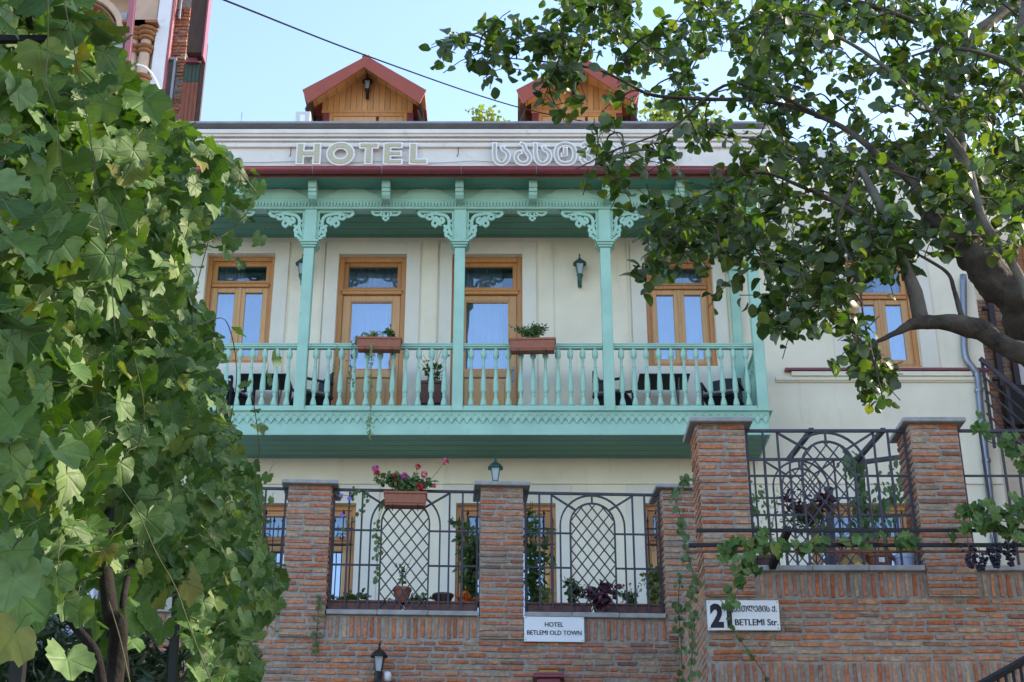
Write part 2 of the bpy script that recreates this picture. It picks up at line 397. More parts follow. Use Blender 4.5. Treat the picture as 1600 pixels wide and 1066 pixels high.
# ------------------------------------------------------------------ leaves
def grape_leaf(seed):
    r_ = random.Random(seed); mb = MB(); n = 26
    out = []
    for i in range(n):
        a = -math.pi + (i + .5) * 2 * math.pi / n          # 0 = towards the tip
        lob = 0
        for c_, h, wd in ((0, 1.0, .42), (.98, .84, .40), (-.98, .84, .40), (2.0, .66, .5), (-2.0, .66, .5)):
            lob = max(lob, h * math.exp(-((a - c_) / wd) ** 2 * .55))
        rr = max(.70, lob) if abs(a) < 2.6 else max(.16, .68 - (abs(a) - 2.6) * 1.0)
        rr *= (1.05 if i % 2 else .93) * r_.uniform(.95, 1.05)
        out.append((math.sin(a) * rr * .92, math.cos(a) * rr))
    cup = r_.uniform(-.5, .5); fold = r_.uniform(-.1, .75); ph = r_.uniform(0, 6); curl = r_.uniform(-.1, .7)
    def zz(x, y): 
        rr = math.hypot(x, y)
        return fold * abs(x) * .6 + cup * rr * rr * .5 + .12 * math.sin(6 * x + ph) * math.cos(6 * y + ph) * rr - curl * max(0, y) ** 2 * .5
    vs = [(0, 0, 0)] + [(x * .5, y * .5, zz(x * .5, y * .5)) for x, y in out[::2]] + [(x, y, zz(x, y)) for x, y in out]
    m = n // 2; fs = []
    for i in range(m):
        j = (i + 1) % m
        if i != m - 1: fs.append((0, 1 + j, 1 + i))
        a, b, c_ = 1 + m + 2 * i, 1 + m + 2 * i + 1, 1 + m + (2 * i + 2) % n
        if i != m - 1: fs += [(1 + i, b, a), (1 + i, 1 + j, b), (1 + j, c_, b)]
        else: fs += [(1 + i, b, a), (0, 1 + i, 1 + i)][:1]
    mb.v = vs; mb.f = fs; mb.uv = [(v[0], v[1]) for v in vs]
    return mb
def oval_leaf(seed, wd=.42, pointed=False):
    r_ = random.Random(seed); fold = r_.uniform(.1, .5); curl = r_.uniform(-.1, .5)
    prof = ((.16, .55), (.42, .95), (.68, 1.0), (.88, .62)) if not pointed else ((.2, .7), (.45, 1), (.7, .7), (.88, .32))
    mid = [(0, 0, 0)] + [(0, t, -curl * t * t) for t, _ in prof] + [(0, 1, -curl)]
    vs = list(mid); L = []; Rr = []
    for sgn in (-1, 1):
        for t, k in prof:
            x = sgn * wd * k * r_.uniform(.92, 1.08); vs.append((x, t, -curl * t * t + fold * abs(x) + r_.uniform(-.03, .03)))
    n = len(prof); fs = []
    for sgn, b in ((-1, 6), (1, 6 + n)):
        tri = [(0, 1, b), *[(i, i + 1, b + i, b + i - 1) for i in range(1, n)], (n, n + 1, b + n - 1)]
        fs += [tuple(reversed(t)) if sgn < 0 else t for t in tri]
    mb = MB(); mb.v = vs; mb.f = fs; mb.uv = [(v[0], v[1]) for v in vs]
    return mb
GL = [grape_leaf(i) for i in range(14)]
OL = [oval_leaf(20 + i) for i in range(6)]
PL = [oval_leaf(40 + i, .26, True) for i in range(4)]
NL = [oval_leaf(60 + i, .09, True) for i in range(3)]
def leafmx(p, normal, tip, size):
    n = Vector(normal).normalized(); t = Vector(tip) - n * Vector(tip).dot(n)
    t = t.normalized() if t.length > 1e-4 else n.orthogonal().normalized(); x = t.cross(n)
    m = Matrix(((x.x, t.x, n.x, p[0]), (x.y, t.y, n.y, p[1]), (x.z, t.z, n.z, p[2]), (0, 0, 0, 1)))
    return m @ Matrix.Diagonal((size, size, size, 1))
def joined_leaves(name, protos, mxs, mat, parent, loc=(0, 0, 0), seed=3):
    r_ = random.Random(seed); mb = MB(); mb.uv = []; vals = []
    for m in mxs:
        p = r_.choice(protos); b = len(mb.v); mb.v += [tuple(m @ Vector(v)) for v in p.v]
        mb.f += [tuple(i + b for i in f) for f in p.f]; mb.uv += p.uv; q = r_.random(); vals += [q] * len(p.v)
    me = mb.mesh(name, mat, True)
    a = me.attributes.new('rnd', 'FLOAT', 'POINT'); a.data.foreach_set('value', vals)
    o = put(me, name, parent, loc); o['kind'] = 'stuff'; return o
def rdir(r_, up=0, s=1):
    while True:
        v = Vector((r_.uniform(-1, 1), r_.uniform(-1, 1), r_.uniform(-1, 1)))
        if .05 < v.length < 1: return (v.normalized() * s + Vector((0, 0, up))).normalized()
def inpoly(x, y, P):
    c = False; j = len(P) - 1
    for i in range(len(P)):
        if (P[i][1] > y) != (P[j][1] > y) and x < (P[j][0] - P[i][0]) * (y - P[i][1]) / (P[j][1] - P[i][1]) + P[i][0]: c = not c
        j = i
    return c

def plant(name, label, cat, base, rx, ry, h, n, size, mat, protos=PL, group=None, stems=4, up=.3, seed=1, lean=(0, 0), flowers=None, droop=0):
    r_ = random.Random(seed); t = thing(name, label, cat, base, 0, group); mxs = []
    for k in range(stems):
        a = r_.uniform(0, 6.28); rr = r_.uniform(.1, .9)
        top = Vector((math.cos(a) * rx * rr + lean[0], math.sin(a) * ry * rr + lean[1], h * r_.uniform(.6, 1)))
        pts = catmull([(0, 0, 0), (top.x * .3, top.y * .3, top.z * .5), top], 4)
        obj(MB().tube(pts, .004, 4), 'stem', M['stem'], t)
        for _ in range(n // stems):
            u = r_.uniform(.25, 1); p = pts[int(u * (len(pts) - 1))] + rdir(r_) * r_.uniform(.01, .35) * min(rx, h) * .8
            p.z = max(p.z, .0 if not droop else -droop)
            mxs.append(leafmx(p, rdir(r_, up) + Vector((0, -.5, 0)), rdir(r_, -.2), size * r_.uniform(.6, 1.2)))
    joined_leaves('foliage', protos, mxs, mat, t, seed=seed)
    for (fx, fz, fs, fm) in (flowers or []):
        fl = MB(); p = Vector((fx, -ry * r_.uniform(.2, .9), fz))
        for _ in range(26):
            d = rdir(r_, .3); m = leafmx(p + d * fs * .7, d, rdir(r_), fs * .65); q = OL[r_.randrange(6)]
            fl.add([m @ Vector(v) for v in q.v], q.f)
        obj(fl, 'bloom', M[fm], t); obj(MB().tube([(fx * .4, 0, h * .2), (fx * .8, p.y * .6, fz * .7), p], .003, 4), 'stem', M['stem'], t)
    return t
def creeper(name, label, pts, n, size, mat, protos, seed=1, cat='climbing plant', r=.005, spread=.05, mstem='vinestem'):
    r_ = random.Random(seed); P = catmull(pts, 8); o0 = P[0]
    t = thing(name, label, cat, o0)
    obj(MB().tube([p - o0 for p in P], r, 5), 'stem', M[mstem], t, smooth=True); mxs = []
    for _ in range(n):
        p = P[r_.randrange(len(P))] - o0 + rdir(r_) * spread * r_.random()
        mxs.append(leafmx(p, Vector((r_.uniform(-.6, .6), -1, r_.uniform(0, .7))), Vector((r_.uniform(-.7, .7), 0, -.8)), size * r_.uniform(.6, 1.15)))
    joined_leaves('leaves', protos, mxs, M[mat], t, seed=seed); return t

# ------------------------------------------------------------------ bricks
def brickproto(seed, L=.25, h=.052, d=.05):
    r_ = random.Random(seed); j = lambda a=.0035: r_.uniform(-a, a)
    o = [(-L / 2, -h / 2), (0, -h / 2), (L / 2, -h / 2), (L / 2, 0), (L / 2, h / 2), (0, h / 2), (-L / 2, h / 2), (-L / 2, 0)]
    o = [(x + j(.008), z + j(.005)) for x, z in o]
    i_ = [(x * .955 + j(.003), z * .74 + j(.002)) for x, z in o]
    mb = MB(); mb.v = [(x, d, z) for x, z in o] + [(x, .008 + j(.002), z) for x, z in o] + [(x, j(.0025), z) for x, z in i_]
    for k in range(8):
        l = (k + 1) % 8
        mb.f += [(k, l, 8 + l, 8 + k), (8 + k, 8 + l, 16 + l, 16 + k)]
    mb.f.append(tuple(range(16, 24))); return mb
BP = [brickproto(i) for i in range(10)]; BME = [b.mesh('brick', M['brick'], False) for b in BP]
def course_bricks(x0, x1, z0, z1, y, holes=(), ch=.071, seed=1, L=.25, soldiers=()):
    """returns a list of (x, y, z, sx, sz, upright) ; z1 is the top"""
    r_ = random.Random(seed); out = []; z = z1 - ch / 2; row = 0
    def hit(a, b, c, d): return any(a < h[1] and b > h[0] and c < h[3] and d > h[2] for h in holes)
    while z > z0:
        x = x0 + (0 if row % 2 else -L * .5) + r_.uniform(-.05, .05)
        while x < x1:
            l = L * r_.choice((.45, .7, .85, .95, 1, 1.05, 1.12, 1.2)) * r_.uniform(.95, 1.05)
            a, b = max(x, x0), min(x + l, x1)
            for h in holes:                                   # trim against openings
                if z + ch * .4 > h[2] and z - ch * .4 < h[3]:
                    if a < h[0] < b: b = h[0]
                    if a < h[1] < b and a >= h[0]: a = h[1]
            if b - a > .05 and not hit(a + .01, b - .01, z - .02, z + .02):
                out.append(((a + b) / 2, y + r_.uniform(-.004, .004), z + r_.uniform(-.006, .006), (b - a - r_.uniform(.018, .034)) / .25, r_.uniform(.74, 1.02), 0))
            x = b if b > x else x + l
            x = max(x, a + .02)
        z -= ch; row += 1
    for (a, b, c, d) in soldiers:
        x = a
        while x < b - .03:
            wd = r_.uniform(.070, .09)
            out.append((x + wd / 2, y + r_.uniform(-.004, .004), (c + d) / 2 + r_.uniform(-.008, .008), (d - c) / .27 * r_.uniform(.94, 1.03), r_.uniform(.76, 1.0), 1)); x += wd
    return out
def put_bricks(bl, parent, limit=300, seed=1, key=None):
    r_ = random.Random(seed)
    if key: bl = sorted(bl, key=key)
    for (x, y, z, sx, sz, up) in bl[:limit]:
        put(BME[r_.randrange(10)], 'brick', parent, (x, y, z), (0, R(90) * up + r_.uniform(-.022, .022), r_.uniform(-.02, .02)), (sx * .985, 1, sz * .95))
    rest = bl[limit:]
    if rest:
        mb = MB(); vals = []
        for (x, y, z, sx, sz, up) in rest:
            p = BP[r_.randrange(10)]; q = r_.random()
            vs = [((c_ * sx, b, a * sz) if False else (a * sx, b, c_ * sz)) for a, b, c_ in p.v]
            if up: vs = [(c_, b, -a) for a, b, c_ in vs]
            mb.add([(a + x, b + y, c_ + z) for a, b, c_ in vs], p.f); vals += [q] * len(p.v)
        me = mb.mesh('brickwork', M['brick_s']); a = me.attributes.new('rnd', 'FLOAT', 'POINT'); a.data.foreach_set('value', vals)
        o = put(me, 'brickwork', parent); o['kind'] = 'stuff'

# ================================================================== SETTING
H = Frame(0, 21.0, 0)                                    # hotel facade plane
TL = Frame(Xat(785, 900, 16.8), 16.8, 3)                 # lower (left) terrace wall
TR = Frame(Xat(1300, 900, 14.4), 14.4, 0)                # upper (right) terrace wall
g = MB(); g.add([(-400, -400, 0), (400, -400, 0), (400, 700, 0), (-400, 700, 0)], [(0, 1, 2, 3)])
struct(g, 'ground', M['asphalt'])
ZT = TL.z(957, -.05) - .12                                # terrace level
g = MB().box(-12, 11, 17.45, 21.3, ZT - .3, ZT); g.box(TR.world(TR.x(1090, 880), 0, 0).x + .2, 11, 14.85, 17.43, ZT - .3, ZT)
struct(g, 'terrace_floor', M['terrace'])

# ================================================================== HOTEL
hotel = thing('hotel_building', 'cream plastered hotel with turquoise wooden balcony, large HOTEL letters and two red roofed dormers', 'building', (0, 21, 0))
hx, hz = H.x, H.z
ZF = hz(640, -.98)                                        # balcony floor level
ZE = hz(372, 0)                                           # eave soffit level at the wall
opn = {}
def op(k, l, r_, top, bot, ytop=None):
    opn[k] = (hx(l, top), hx(r_, top), hz(bot), hz(top))
op('w1', 325, 431, 397, 568); op('w2', 1006, 1111, 400, 573); op('w3', 1318, 1420, 402, 574)
for k, l, r_ in (('d1', 530, 636), ('d2', 707, 816)): opn[k] = (hx(l, 398), hx(r_, 398), ZF + .02, hz(398))
for k, l, r_ in (('a', 399, 557), ('b', 713, 868), ('c', 1005, 1160), ('d', 1262, 1425)): opn['l' + k] = (hx(l, 787), hx(r_, 787), ZT + .02, hz(787))
XL, XR = -8.2, hx(1525, 465); XB = hx(1197, 540)
ZP = hz(201); ZR = hz(258)
# facade wall with real openings
def wall_open(mb, x0, x1, z0, z1, ops, y0, depth):
    xs = sorted({x0, x1, *[v for o in ops for v in o[:2] if x0 < v < x1]}); zs = sorted({z0, z1, *[v for o in ops for v in o[2:] if z0 < v < z1]})
    inside = lambda x, z: any(o[0] < x < o[1] and o[2] < z < o[3] for o in ops)
    for i in range(len(xs) - 1):
        for j in range(len(zs) - 1):
            if not inside((xs[i] + xs[i + 1]) / 2, (zs[j] + zs[j + 1]) / 2):
                mb.add([(xs[i], y0, zs[j]), (xs[i + 1], y0, zs[j]), (xs[i + 1], y0, zs[j + 1]), (xs[i], y0, zs[j + 1])], [(0, 1, 2, 3)])
    for o in ops:
        a, b, c, d = o; y1 = y0 + depth
        mb.add([(a, y0, c), (a, y1, c), (a, y1, d), (a, y0, d)], [(0, 1, 2, 3)]); mb.add([(b, y0, c), (b, y1, c), (b, y1, d), (b, y0, d)], [(3, 2, 1, 0)])
        mb.add([(a, y0, d), (b, y0, d), (b, y1, d), (a, y1, d)], [(0, 1, 2, 3)]); mb.add([(a, y0, c), (b, y0, c), (b, y1, c), (a, y1, c)], [(3, 2, 1, 0)])
mb = MB(); ops = list(opn.values()); wall_open(mb, XL, XR, 0, ZR, ops, 0, .3)
mb.add([(XR, 0, 0), (XR, 7, 0), (XR, 7, ZR), (XR, 0, ZR)], [(0, 1, 2, 3)]); mb.add([(XL, 0, 0), (XL, 7, 0), (XL, 7, ZR), (XL, 0, ZR)], [(3, 2, 1, 0)])
mb.add([(XL, 7, 0), (XR, 7, 0), (XR, 7, ZR), (XL, 7, ZR)], [(3, 2, 1, 0)]); mb.add([(XL, 0, ZR), (XR, 0, ZR), (XR, 7, ZR), (XL, 7, ZR)], [(0, 1, 2, 3)])
obj(mb, 'facade_wall', M['plaster'], hotel)
# window surrounds: raised slabs either side and above each opening, 3 cm proud
def surround(k, l, r_, top, bot=None):
    o = opn[k]; m = MB(); a, b = hx(l, 450), hx(r_, 450); zt = hz(top); zb = bot if bot is not None else o[2] - .02
    m.box(a, o[0], -.03, .002, zb, zt); m.box(o[1], b, -.03, .002, zb, zt); m.box(o[0], o[1], -.03, .002, o[3], zt)
    if o[2] - .05 > zb: m.box(o[0], o[1], -.03, .002, zb, o[2])
    obj(m, 'window_surround', M['plaster_warm'], hotel, bevel=.004)
surround('w1', 285, 449, 379, ZF); surround('d1', 507, 656, 379, ZF + .02); surround('d2', 687, 838, 379, ZF + .02)
surround('w2', 986, 1134, 382, ZF); surround('w3', 1294, 1452, 384)
for l in (453, 659, 841, 1137): obj(MB().box(hx(l, 450), hx(l + 24, 450), -.018, .002, ZF, hz(377)), 'pilaster_strip', M['plaster'], hotel, bevel=.003)
for l in (506, 684.5, 984): obj(MB().box(hx(l - 3, 450), hx(l - 1, 450), -.036, .002, ZF, hz(379)), 'groove_bead', M['plaster_warm'], hotel)
# lower floor moulding line and slabs
def lsur(k, l, r_):
    o = opn[k]; m = MB(); a, b = hx(l, 850), hx(r_, 850); zt = hz(759)
    m.box(a, o[0], -.025, .002, ZT, zt); m.box(o[1], b, -.025, .002, ZT, zt); m.box(o[0], o[1], -.025, .002, o[3], zt)
    obj(m, 'window_surround', M['plaster_warm'], hotel, bevel=.004)
lsur('la', 360, 590); lsur('lb', 690, 893); lsur('lc', 980, 1185); lsur('ld', 1235, 1452)
obj(MB().box(XL, XR - .02, -.03, .002, hz(757), hz(754)), 'moulding', M['plaster'], hotel)
# string course right of the balcony
m = MB().box(XB + .25, XR + .02, -.10, .002, hz(582), hz(578.5)); obj(m, 'string_course_flashing', M['maroon'], hotel)
m = MB().box(XB + .35, XR - .25, -.08, .002, hz(590), hz(583)); m.box(XB + .1, XR + .01, -.05, .002, hz(596), hz(590.2)); m.box(XB + .1, XR + .01, -.035, .002, hz(598), hz(596.2))
obj(m, 'string_course', M['plaster'], hotel, bevel=.006)

def pane(mb_rect, y, parent, gm='glass'):
    a, b, c, d = mb_rect; obj(MB().box(a, b, y, y + .006, c, d), 'pane', M[gm], parent)
def curtain(a, b, c, d, y, parent, seed, amp=.05, folds=7):
    r_ = random.Random(seed); n = 90; vs = []
    for i in range(n + 1):
        u = i / n; off = amp * math.sin(u * folds * 6.28 + 2 * math.sin(u * 5 + seed)) + amp * .3 * math.sin(u * folds * 15 + seed)
        vs += [(a + (b - a) * u, y + off, c), (a + (b - a) * u, y + off * .7, d)]
    m = MB().add(vs, [(2 * i, 2 * i + 2, 2 * i + 3, 2 * i + 1) for i in range(n)])
    obj(m, 'curtain', M['curtain'], parent, smooth=True)
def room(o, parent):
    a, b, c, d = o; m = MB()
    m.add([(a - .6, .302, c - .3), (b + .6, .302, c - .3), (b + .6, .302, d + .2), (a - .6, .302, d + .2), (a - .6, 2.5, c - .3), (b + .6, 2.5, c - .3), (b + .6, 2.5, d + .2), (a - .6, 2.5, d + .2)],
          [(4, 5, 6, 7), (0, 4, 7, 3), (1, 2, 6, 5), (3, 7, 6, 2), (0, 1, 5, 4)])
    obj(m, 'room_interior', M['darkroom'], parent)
def window(k, sashes=2, trans=.74, seed=1, hang=True, cur=(0, 1)):
    a, b, c, d = opn[k]; y = .10
    f = MB().ring(a, b, c, d, .075, y, y + .12); f.ring(a + .075, b - .075, c + .075, d - .075, .035, y + .03, y + .13)
    fo = obj(f, 'window', M['wood'], hotel, bevel=.006)
    zt = c + (d - c) * trans
    obj(MB().box(a + .09, b - .09, y - .012, y + .12, zt - .045, zt + .03).box(a + .10, b - .10, y - .03, y - .012, zt + .012, zt + .03), 'transom_rail', M['wood'], fo, bevel=.006)
    obj(MB().ring(a + .10, b - .10, zt + .032, d - .10, .055, y + .035, y + .10), 'transom_sash', M['wood'], fo, bevel=.006)
    pane((a + .15, b - .15, zt + .085, d - .15), y + .07, fo, 'glass_top')
    ia, ib = a + .10, b - .10; wd = (ib - ia) / sashes
    for i in range(sashes):
        s0, s1 = ia + i * wd + .003, ia + (i + 1) * wd - .003
        obj(MB().ring(s0, s1, c + .10, zt - .047, .085, y + .025, y + .09), 'sash', M['woodlight'], fo, bevel=.007)
        pane((s0 + .08, s1 - .08, c + .18, zt - .13), y + .06, fo)
    if sashes == 2: obj(MB().box((a + b) / 2 - .022, (a + b) / 2 + .022, y + .008, y + .024, c + .11, zt - .05), 'meeting_strip', M['woodlight'], fo, bevel=.004)
    obj(MB().box(a - .0, b + .0, y - .06, y - .002, c, c + .045), 'sill', M['wood'], fo, bevel=.006)
    if hang: curtain(a + (b - a) * cur[0], a + (b - a) * cur[1], c, d - .02, .40, fo, seed)
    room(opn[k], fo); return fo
def door(k, seed, cur):
    a, b, c, d = opn[k]; y = .10; zt = c + (d - c) * .797
    fo = obj(MB().ring(a, b, c, d, .085, y, y + .12, 0), 'balcony_door', M['wood'], hotel, bevel=.006)
    obj(MB().ring(a + .085, b - .085, zt + .03, d - .085, .07, y + .03, y + .1), 'transom_sash', M['wood'], fo, bevel=.006)
    obj(MB().box(a + .07, b - .07, y - .03, y + .1, zt - .05, zt + .028).box(a + .05, b - .05, y - .045, y - .03, zt + .0, zt + .03), 'transom_rail', M['wood'], fo, bevel=.006)
    pane((a + .15, b - .15, zt + .095, d - .15), y + .07, fo, 'glass_top')
    a2, b2 = a + .088, b - .088; zm = hz(573)
    m = MB().box(a2, a2 + .12, y + .025, y + .08, c, zt - .052).box(b2 - .12, b2, y + .025, y + .08, c, zt - .052)
    m.box(a2 + .12, b2 - .12, y + .025, y + .08, zt - .15, zt - .052).box(a2 + .12, b2 - .12, y + .025, y + .08, zm - .13, zm).box(a2 + .12, b2 - .12, y + .025, y + .08, c, c + .16)
    obj(m, 'door_leaf', M['woodlight'], fo, bevel=.007)
    obj(MB().ring(a2 + .12, b2 - .12, zm, zt - .15, .022, y + .035, y + .07), 'glazing_bead', M['wood'], fo)
    pane((a2 + .14, b2 - .14, zm + .02, zt - .17), y + .055, fo)
    m = MB().box(a2 + .12, b2 - .12, y + .05, y + .07, c + .16, zm - .13); m.box(a2 + .19, b2 - .19, y + .032, y + .05, c + .23, zm - .20)
    obj(m, 'door_panel', M['woodlight'], fo, bevel=.012)
    hm = MB().box(b2 - .075, b2 - .045, y + .012, y + .025, zm - .2, zm + .06).tube([(b2 - .06, y + .012, zm - .02), (b2 - .06, y - .03, zm - .02), (b2 - .16, y - .03, zm - .02)], .008, 6)
    obj(hm, 'handle', M['zinc'], fo)
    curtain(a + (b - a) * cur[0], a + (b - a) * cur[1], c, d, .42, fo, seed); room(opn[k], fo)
window('w1', seed=2, cur=(.02, .5)); window('w2', seed=4, cur=(.1, 1)); window('w3', seed=6, trans=.66, cur=(.5, 1)); door('d1', 8, (.05, .95)); door('d2', 9, (.0, .72))
for i, k in enumerate(('la', 'lb', 'lc', 'ld')):
    fo = window(k, 2, .80, 12 + i, cur=((0, 1), (.1, .6), (.3, 1), (0, .55))[i])
    a, b, c, d = opn[k]; zt = c + (d - c) * .80; gm = M['blackiron']
    # black wrought grille with spear heads
    zr = zt - .09
    for zz in (zr, zr + .24): obj(MB().box(a + .02, b - .02, -.06, -.035, zz, zz + .02), 'grille_rail', gm, fo)
    nb = 12
    for j in range(nb):
        x = a + .05 + (b - a - .1) * j / (nb - 1); zz = zr + .34 + (.12 if j % 3 == 1 else 0)
        m = MB().tube([(x, -.035, c + .1), (x, -.035, zz)], .009, 5); m.lathe([(.004, 0), (.022, .03), (.012, .06), (.001, .11)], 5, (x, -.035, zz))
        obj(m, 'grille_bar', gm, fo)
    for j in range(4):
        xc = a + (b - a) * (j + .5) / 4
        for sg in (-1, 1):
            pts = [(xc + sg * (.02 + .07 * (1 - t / 14) * math.cos(t * .55)), -.05, zr + .42 * 0 + .12 - c * 0 + .07 * (1 - t / 14) * math.sin(t * .55)) for t in range(13)]
            obj(MB().tube(pts, .006, 4), 'scroll', gm, fo)
            pts = [(p[0], p[1], p[2] - .95) for p in pts]; obj(MB().tube(pts, .006, 4), 'scroll', gm, fo)

# parapet with cornice bands
par = MB().box(XL + .005, XB + .28, .002, .45, ZR - .6, ZP - .01); par.box(XB + .30, XR - .3, .002, .3, ZR - .1, hz(232))
po = obj(par, 'parapet', M['parapet'], hotel)
for (ya, yb, pr) in ((201.5, 208, .12), (208, 213, .09), (213, 216.5, .03), (216.5, 220, .07), (220, 223, .03), (223, 229.5, .05)):
    obj(MB().box(XL, XB + .26 + pr, -pr, .0, hz(yb, -pr) + .002, hz(ya, -pr)), 'cornice_band', M['parapet'], po, bevel=.006)
obj(MB().box(XL, XB + .45, -.16, .5, ZP, ZP + .045), 'parapet_flashing', M['zinc'], po, bevel=.006)
for i, px in enumerate((455, 716)):                        # old hooks in the parapet
    x = hx(px, 240); obj(MB().tube([(x, -.01, hz(232)), (x, -.05, hz(234)), (x, -.05, hz(244)), (x - .02, -.01, hz(245))], .008, 5), 'hook', M['rustiron'], po)
obj(MB().tube([(hx(340 + i * 40, 258), -.03 - .01 * math.sin(i * 2.1), hz(255 + math.sin(i * 1.7) * 1.5)) for i in range(18)], .006, 4), 'wire', M['zinc'], po)

# sign letters: white outline board with a tan face in front
def stroke_letter(name, strokes, x0, x1, z0, z1, face='lettertan'):
    kx, kz = (x1 - x0), (z1 - z0); wh, ta = MB(), MB()
    for i, (pts, closed, w_) in enumerate(strokes):
        P = [(x0 + p[0] * kx, z0 + p[1] * kz) for p in pts]; e = .0006 * i
        wh.ribbon(P, w_ + .052, -.10 - e, -.075, closed, .026); ta.ribbon(P, w_, -.112 - e, -.1045, closed, 0)
    o = obj(wh, name, M['letterwhite'], po); obj(ta, 'letter_face', M[face], o)
    obj(MB().tube([((x0 + x1) / 2, -.076, (z0 + z1) / 2 - .1), ((x0 + x1) / 2, -.001, (z0 + z1) / 2 - .1)], .01, 5), 'fixing', M['zinc'], o)
SW = .085
zb, zt_ = hz(257, -.1) + .03, hz(223, -.1) - .03
def lx(a, b): return hx(a, 240, -.1) + .03, hx(b, 240, -.1) - .03
OVAL = lambda n: [(.5 + .5 * math.cos(t * 2 * math.pi / n), .5 + .5 * math.sin(t * 2 * math.pi / n)) for t in range(n)]
q = SW / 2
stroke_letter('letter_h', [([(.12, 0), (.12, 1)], 0, SW), ([(.88, 0), (.88, 1)], 0, SW), ([(.2, .5), (.8, .5)], 0, SW * .8)], *lx(462, 502), zb, zt_)
stroke_letter('letter_o', [([(.08 + .84 * x, .08 + .84 * z) for x, z in OVAL(28)], 1, SW)], *lx(510, 554), zb - .01, zt_ + .01)
stroke_letter('letter_t', [([(.5, 0), (.5, .9)], 0, SW), ([(0, .93), (1, .93)], 0, SW * .7)], *lx(560, 592), zb, zt_)
stroke_letter('letter_e', [([(.15, 0), (.15, 1)], 0, SW), ([(.15, .06), (1, .06)], 0, SW * .7), ([(.15, .5), (.93, .5)], 0, SW * .7), ([(.15, .94), (.98, .94)], 0, SW * .7)], *lx(598, 630), zb, zt_)
stroke_letter('letter_l', [([(.18, 0), (.18, 1)], 0, SW), ([(.18, .07), (1, .07)], 0, SW * .75)], *lx(638, 669), zb, zt_)
GEO = {'s': [([(0, 1), (0, .42), (.14, .12), (.5, 0), (.86, .12), (1, .40), (.88, .60), (.66, .70), (.56, .84)], 0)],
       'a': [([(.36, 1), (.56, .92), (.70, .66), (.94, .42), (.98, .22), (.80, .05), (.5, 0), (.18, .08), (.02, .30), (.14, .52), (.36, .58)], 0)],
       't': [([(.5, 0), (.12, .12), (0, .5), (.12, .86), (.5, 1), (.88, .86), (1, .5), (.88, .12)], 1), ([(.5, .78), (.5, .44), (.34, .44)], 0)],
       'u': [([(.06, .86), (.30, 1), (.62, .90), (.66, .68), (.48, .54), (.84, .44), (1, .24), (.82, .05), (.5, 0), (.16, .08), (0, .28)], 0)],
       'm': [([(.5, 0), (.10, .10), (0, .34), (.12, .58), (.5, .66), (.88, .58), (1, .34), (.90, .10)], 1), ([(.98, .36), (.90, .78), (.56, 1), (.10, .94)], 0)],
       'r': [([(.30, .02), (.06, .22), (0, .55), (.16, .88), (.5, 1), (.84, .88), (1, .55), (.94, .22), (.70, .02)], 0), ([(.5, .72), (.5, .40), (.36, .40)], 0)],
       'o': [([(.04, .70), (.20, .94), (.55, 1), (.88, .84), (1, .5), (.88, .16), (.5, 0), (.06, .04)], 0)]}
for ch, a, b in (('s', 770, 797), ('a', 803, 831), ('s', 834, 862), ('t', 866, 901), ('u', 906, 931), ('m', 937, 968), ('r', 973, 1014), ('o', 1022, 1060)):
    st = []
    for pts, cl_ in GEO[ch]:
        P = catmull([Vector(q_) for q_ in pts], 5, bool(cl_)) if len(pts) > 4 else pts
        st.append(([(q_[0], q_[1]) for q_ in P], cl_, .036))
    stroke_letter('georgian_letter', st, *lx(a, b), zb - .01, zt_ + .01, 'lettergrey')

# balcony -------------------------------------------------------------
YB = -1.0
xb0, xb1 = hx(236, 640, YB), hx(1198, 640, YB)
zd0, zd1 = hz(679.5, YB - .03), hz(641, YB - .03)
bal = obj(MB().box(xb0, xb1, YB, -.002, zd0 + .035, zd1 - .002).box(xb0 - .02, xb1 + .02, YB - .03, YB - .001, zd0, zd1 - .03).box(xb1 + .001, xb1 + .028, YB, -.002, zd0, zd1 - .03), 'balcony', M['teal'], hotel, bevel=.004)
m = MB(); ny = 9
for i in range(ny):
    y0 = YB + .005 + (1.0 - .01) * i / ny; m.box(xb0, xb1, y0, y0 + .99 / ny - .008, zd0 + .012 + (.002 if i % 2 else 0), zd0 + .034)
obj(m, 'soffit_boards', M['teal_shaded'], bal)
obj(MB().box(xb0 - .04, xb1 + .075, YB - .09, -.001, zd1 - .03, zd1 - .002), 'deck_edge', M['teal'], bal, bevel=.006)
# scalloped valance
p_ = hx(712.3, 650, YB - .05) - hx(700, 650, YB - .05)
def scallop(x0, x1, zt, zb, y0, y1, along='x'):
    n = max(1, round((x1 - x0) / p_)); pp = (x1 - x0) / n; mm = MB(); depth = (zt - zb)
    for i in range(n):
        u0 = x0 + i * pp
        prof = [(0, .48), (.10, .47), (.20, .34), (.30, .30), (.40, .12), (.5, 0), (.60, .12), (.70, .30), (.80, .34), (.90, .47), (1, .48)]
        pts = [(u0, zt), (u0 + pp, zt)] + [(u0 + pp * (1 - k[0]), zb + depth * k[1]) for k in prof]
        mm.prism(pts, y0, y1)
        # raised hood above each scallop
        arc = [(u0 + pp * .5 + pp * .34, zb + depth * .50)] + [(u0 + pp * .5 + pp * .34 * math.cos(t), zb + depth * .70 + depth * .20 * math.sin(t)) for t in [math.pi * j / 6 for j in range(7)]] + [(u0 + pp * .5 - pp * .34, zb + depth * .50)]
        mm.ribbon(arc, .012, y0 - .012, y0 + .001)
    return mm
zv1, zv0 = hz(646, YB - .05), hz(661.5, YB - .05)
obj(scallop(xb0, xb1 + .02, zv1, zv0, YB - .052, YB - .031), 'valance', M['teal'], bal)
obj(MB().box(xb0, xb1 + .02, YB - .056, YB - .031, zv1 + .001, zd1 - .031), 'valance_board', M['teal'], bal)
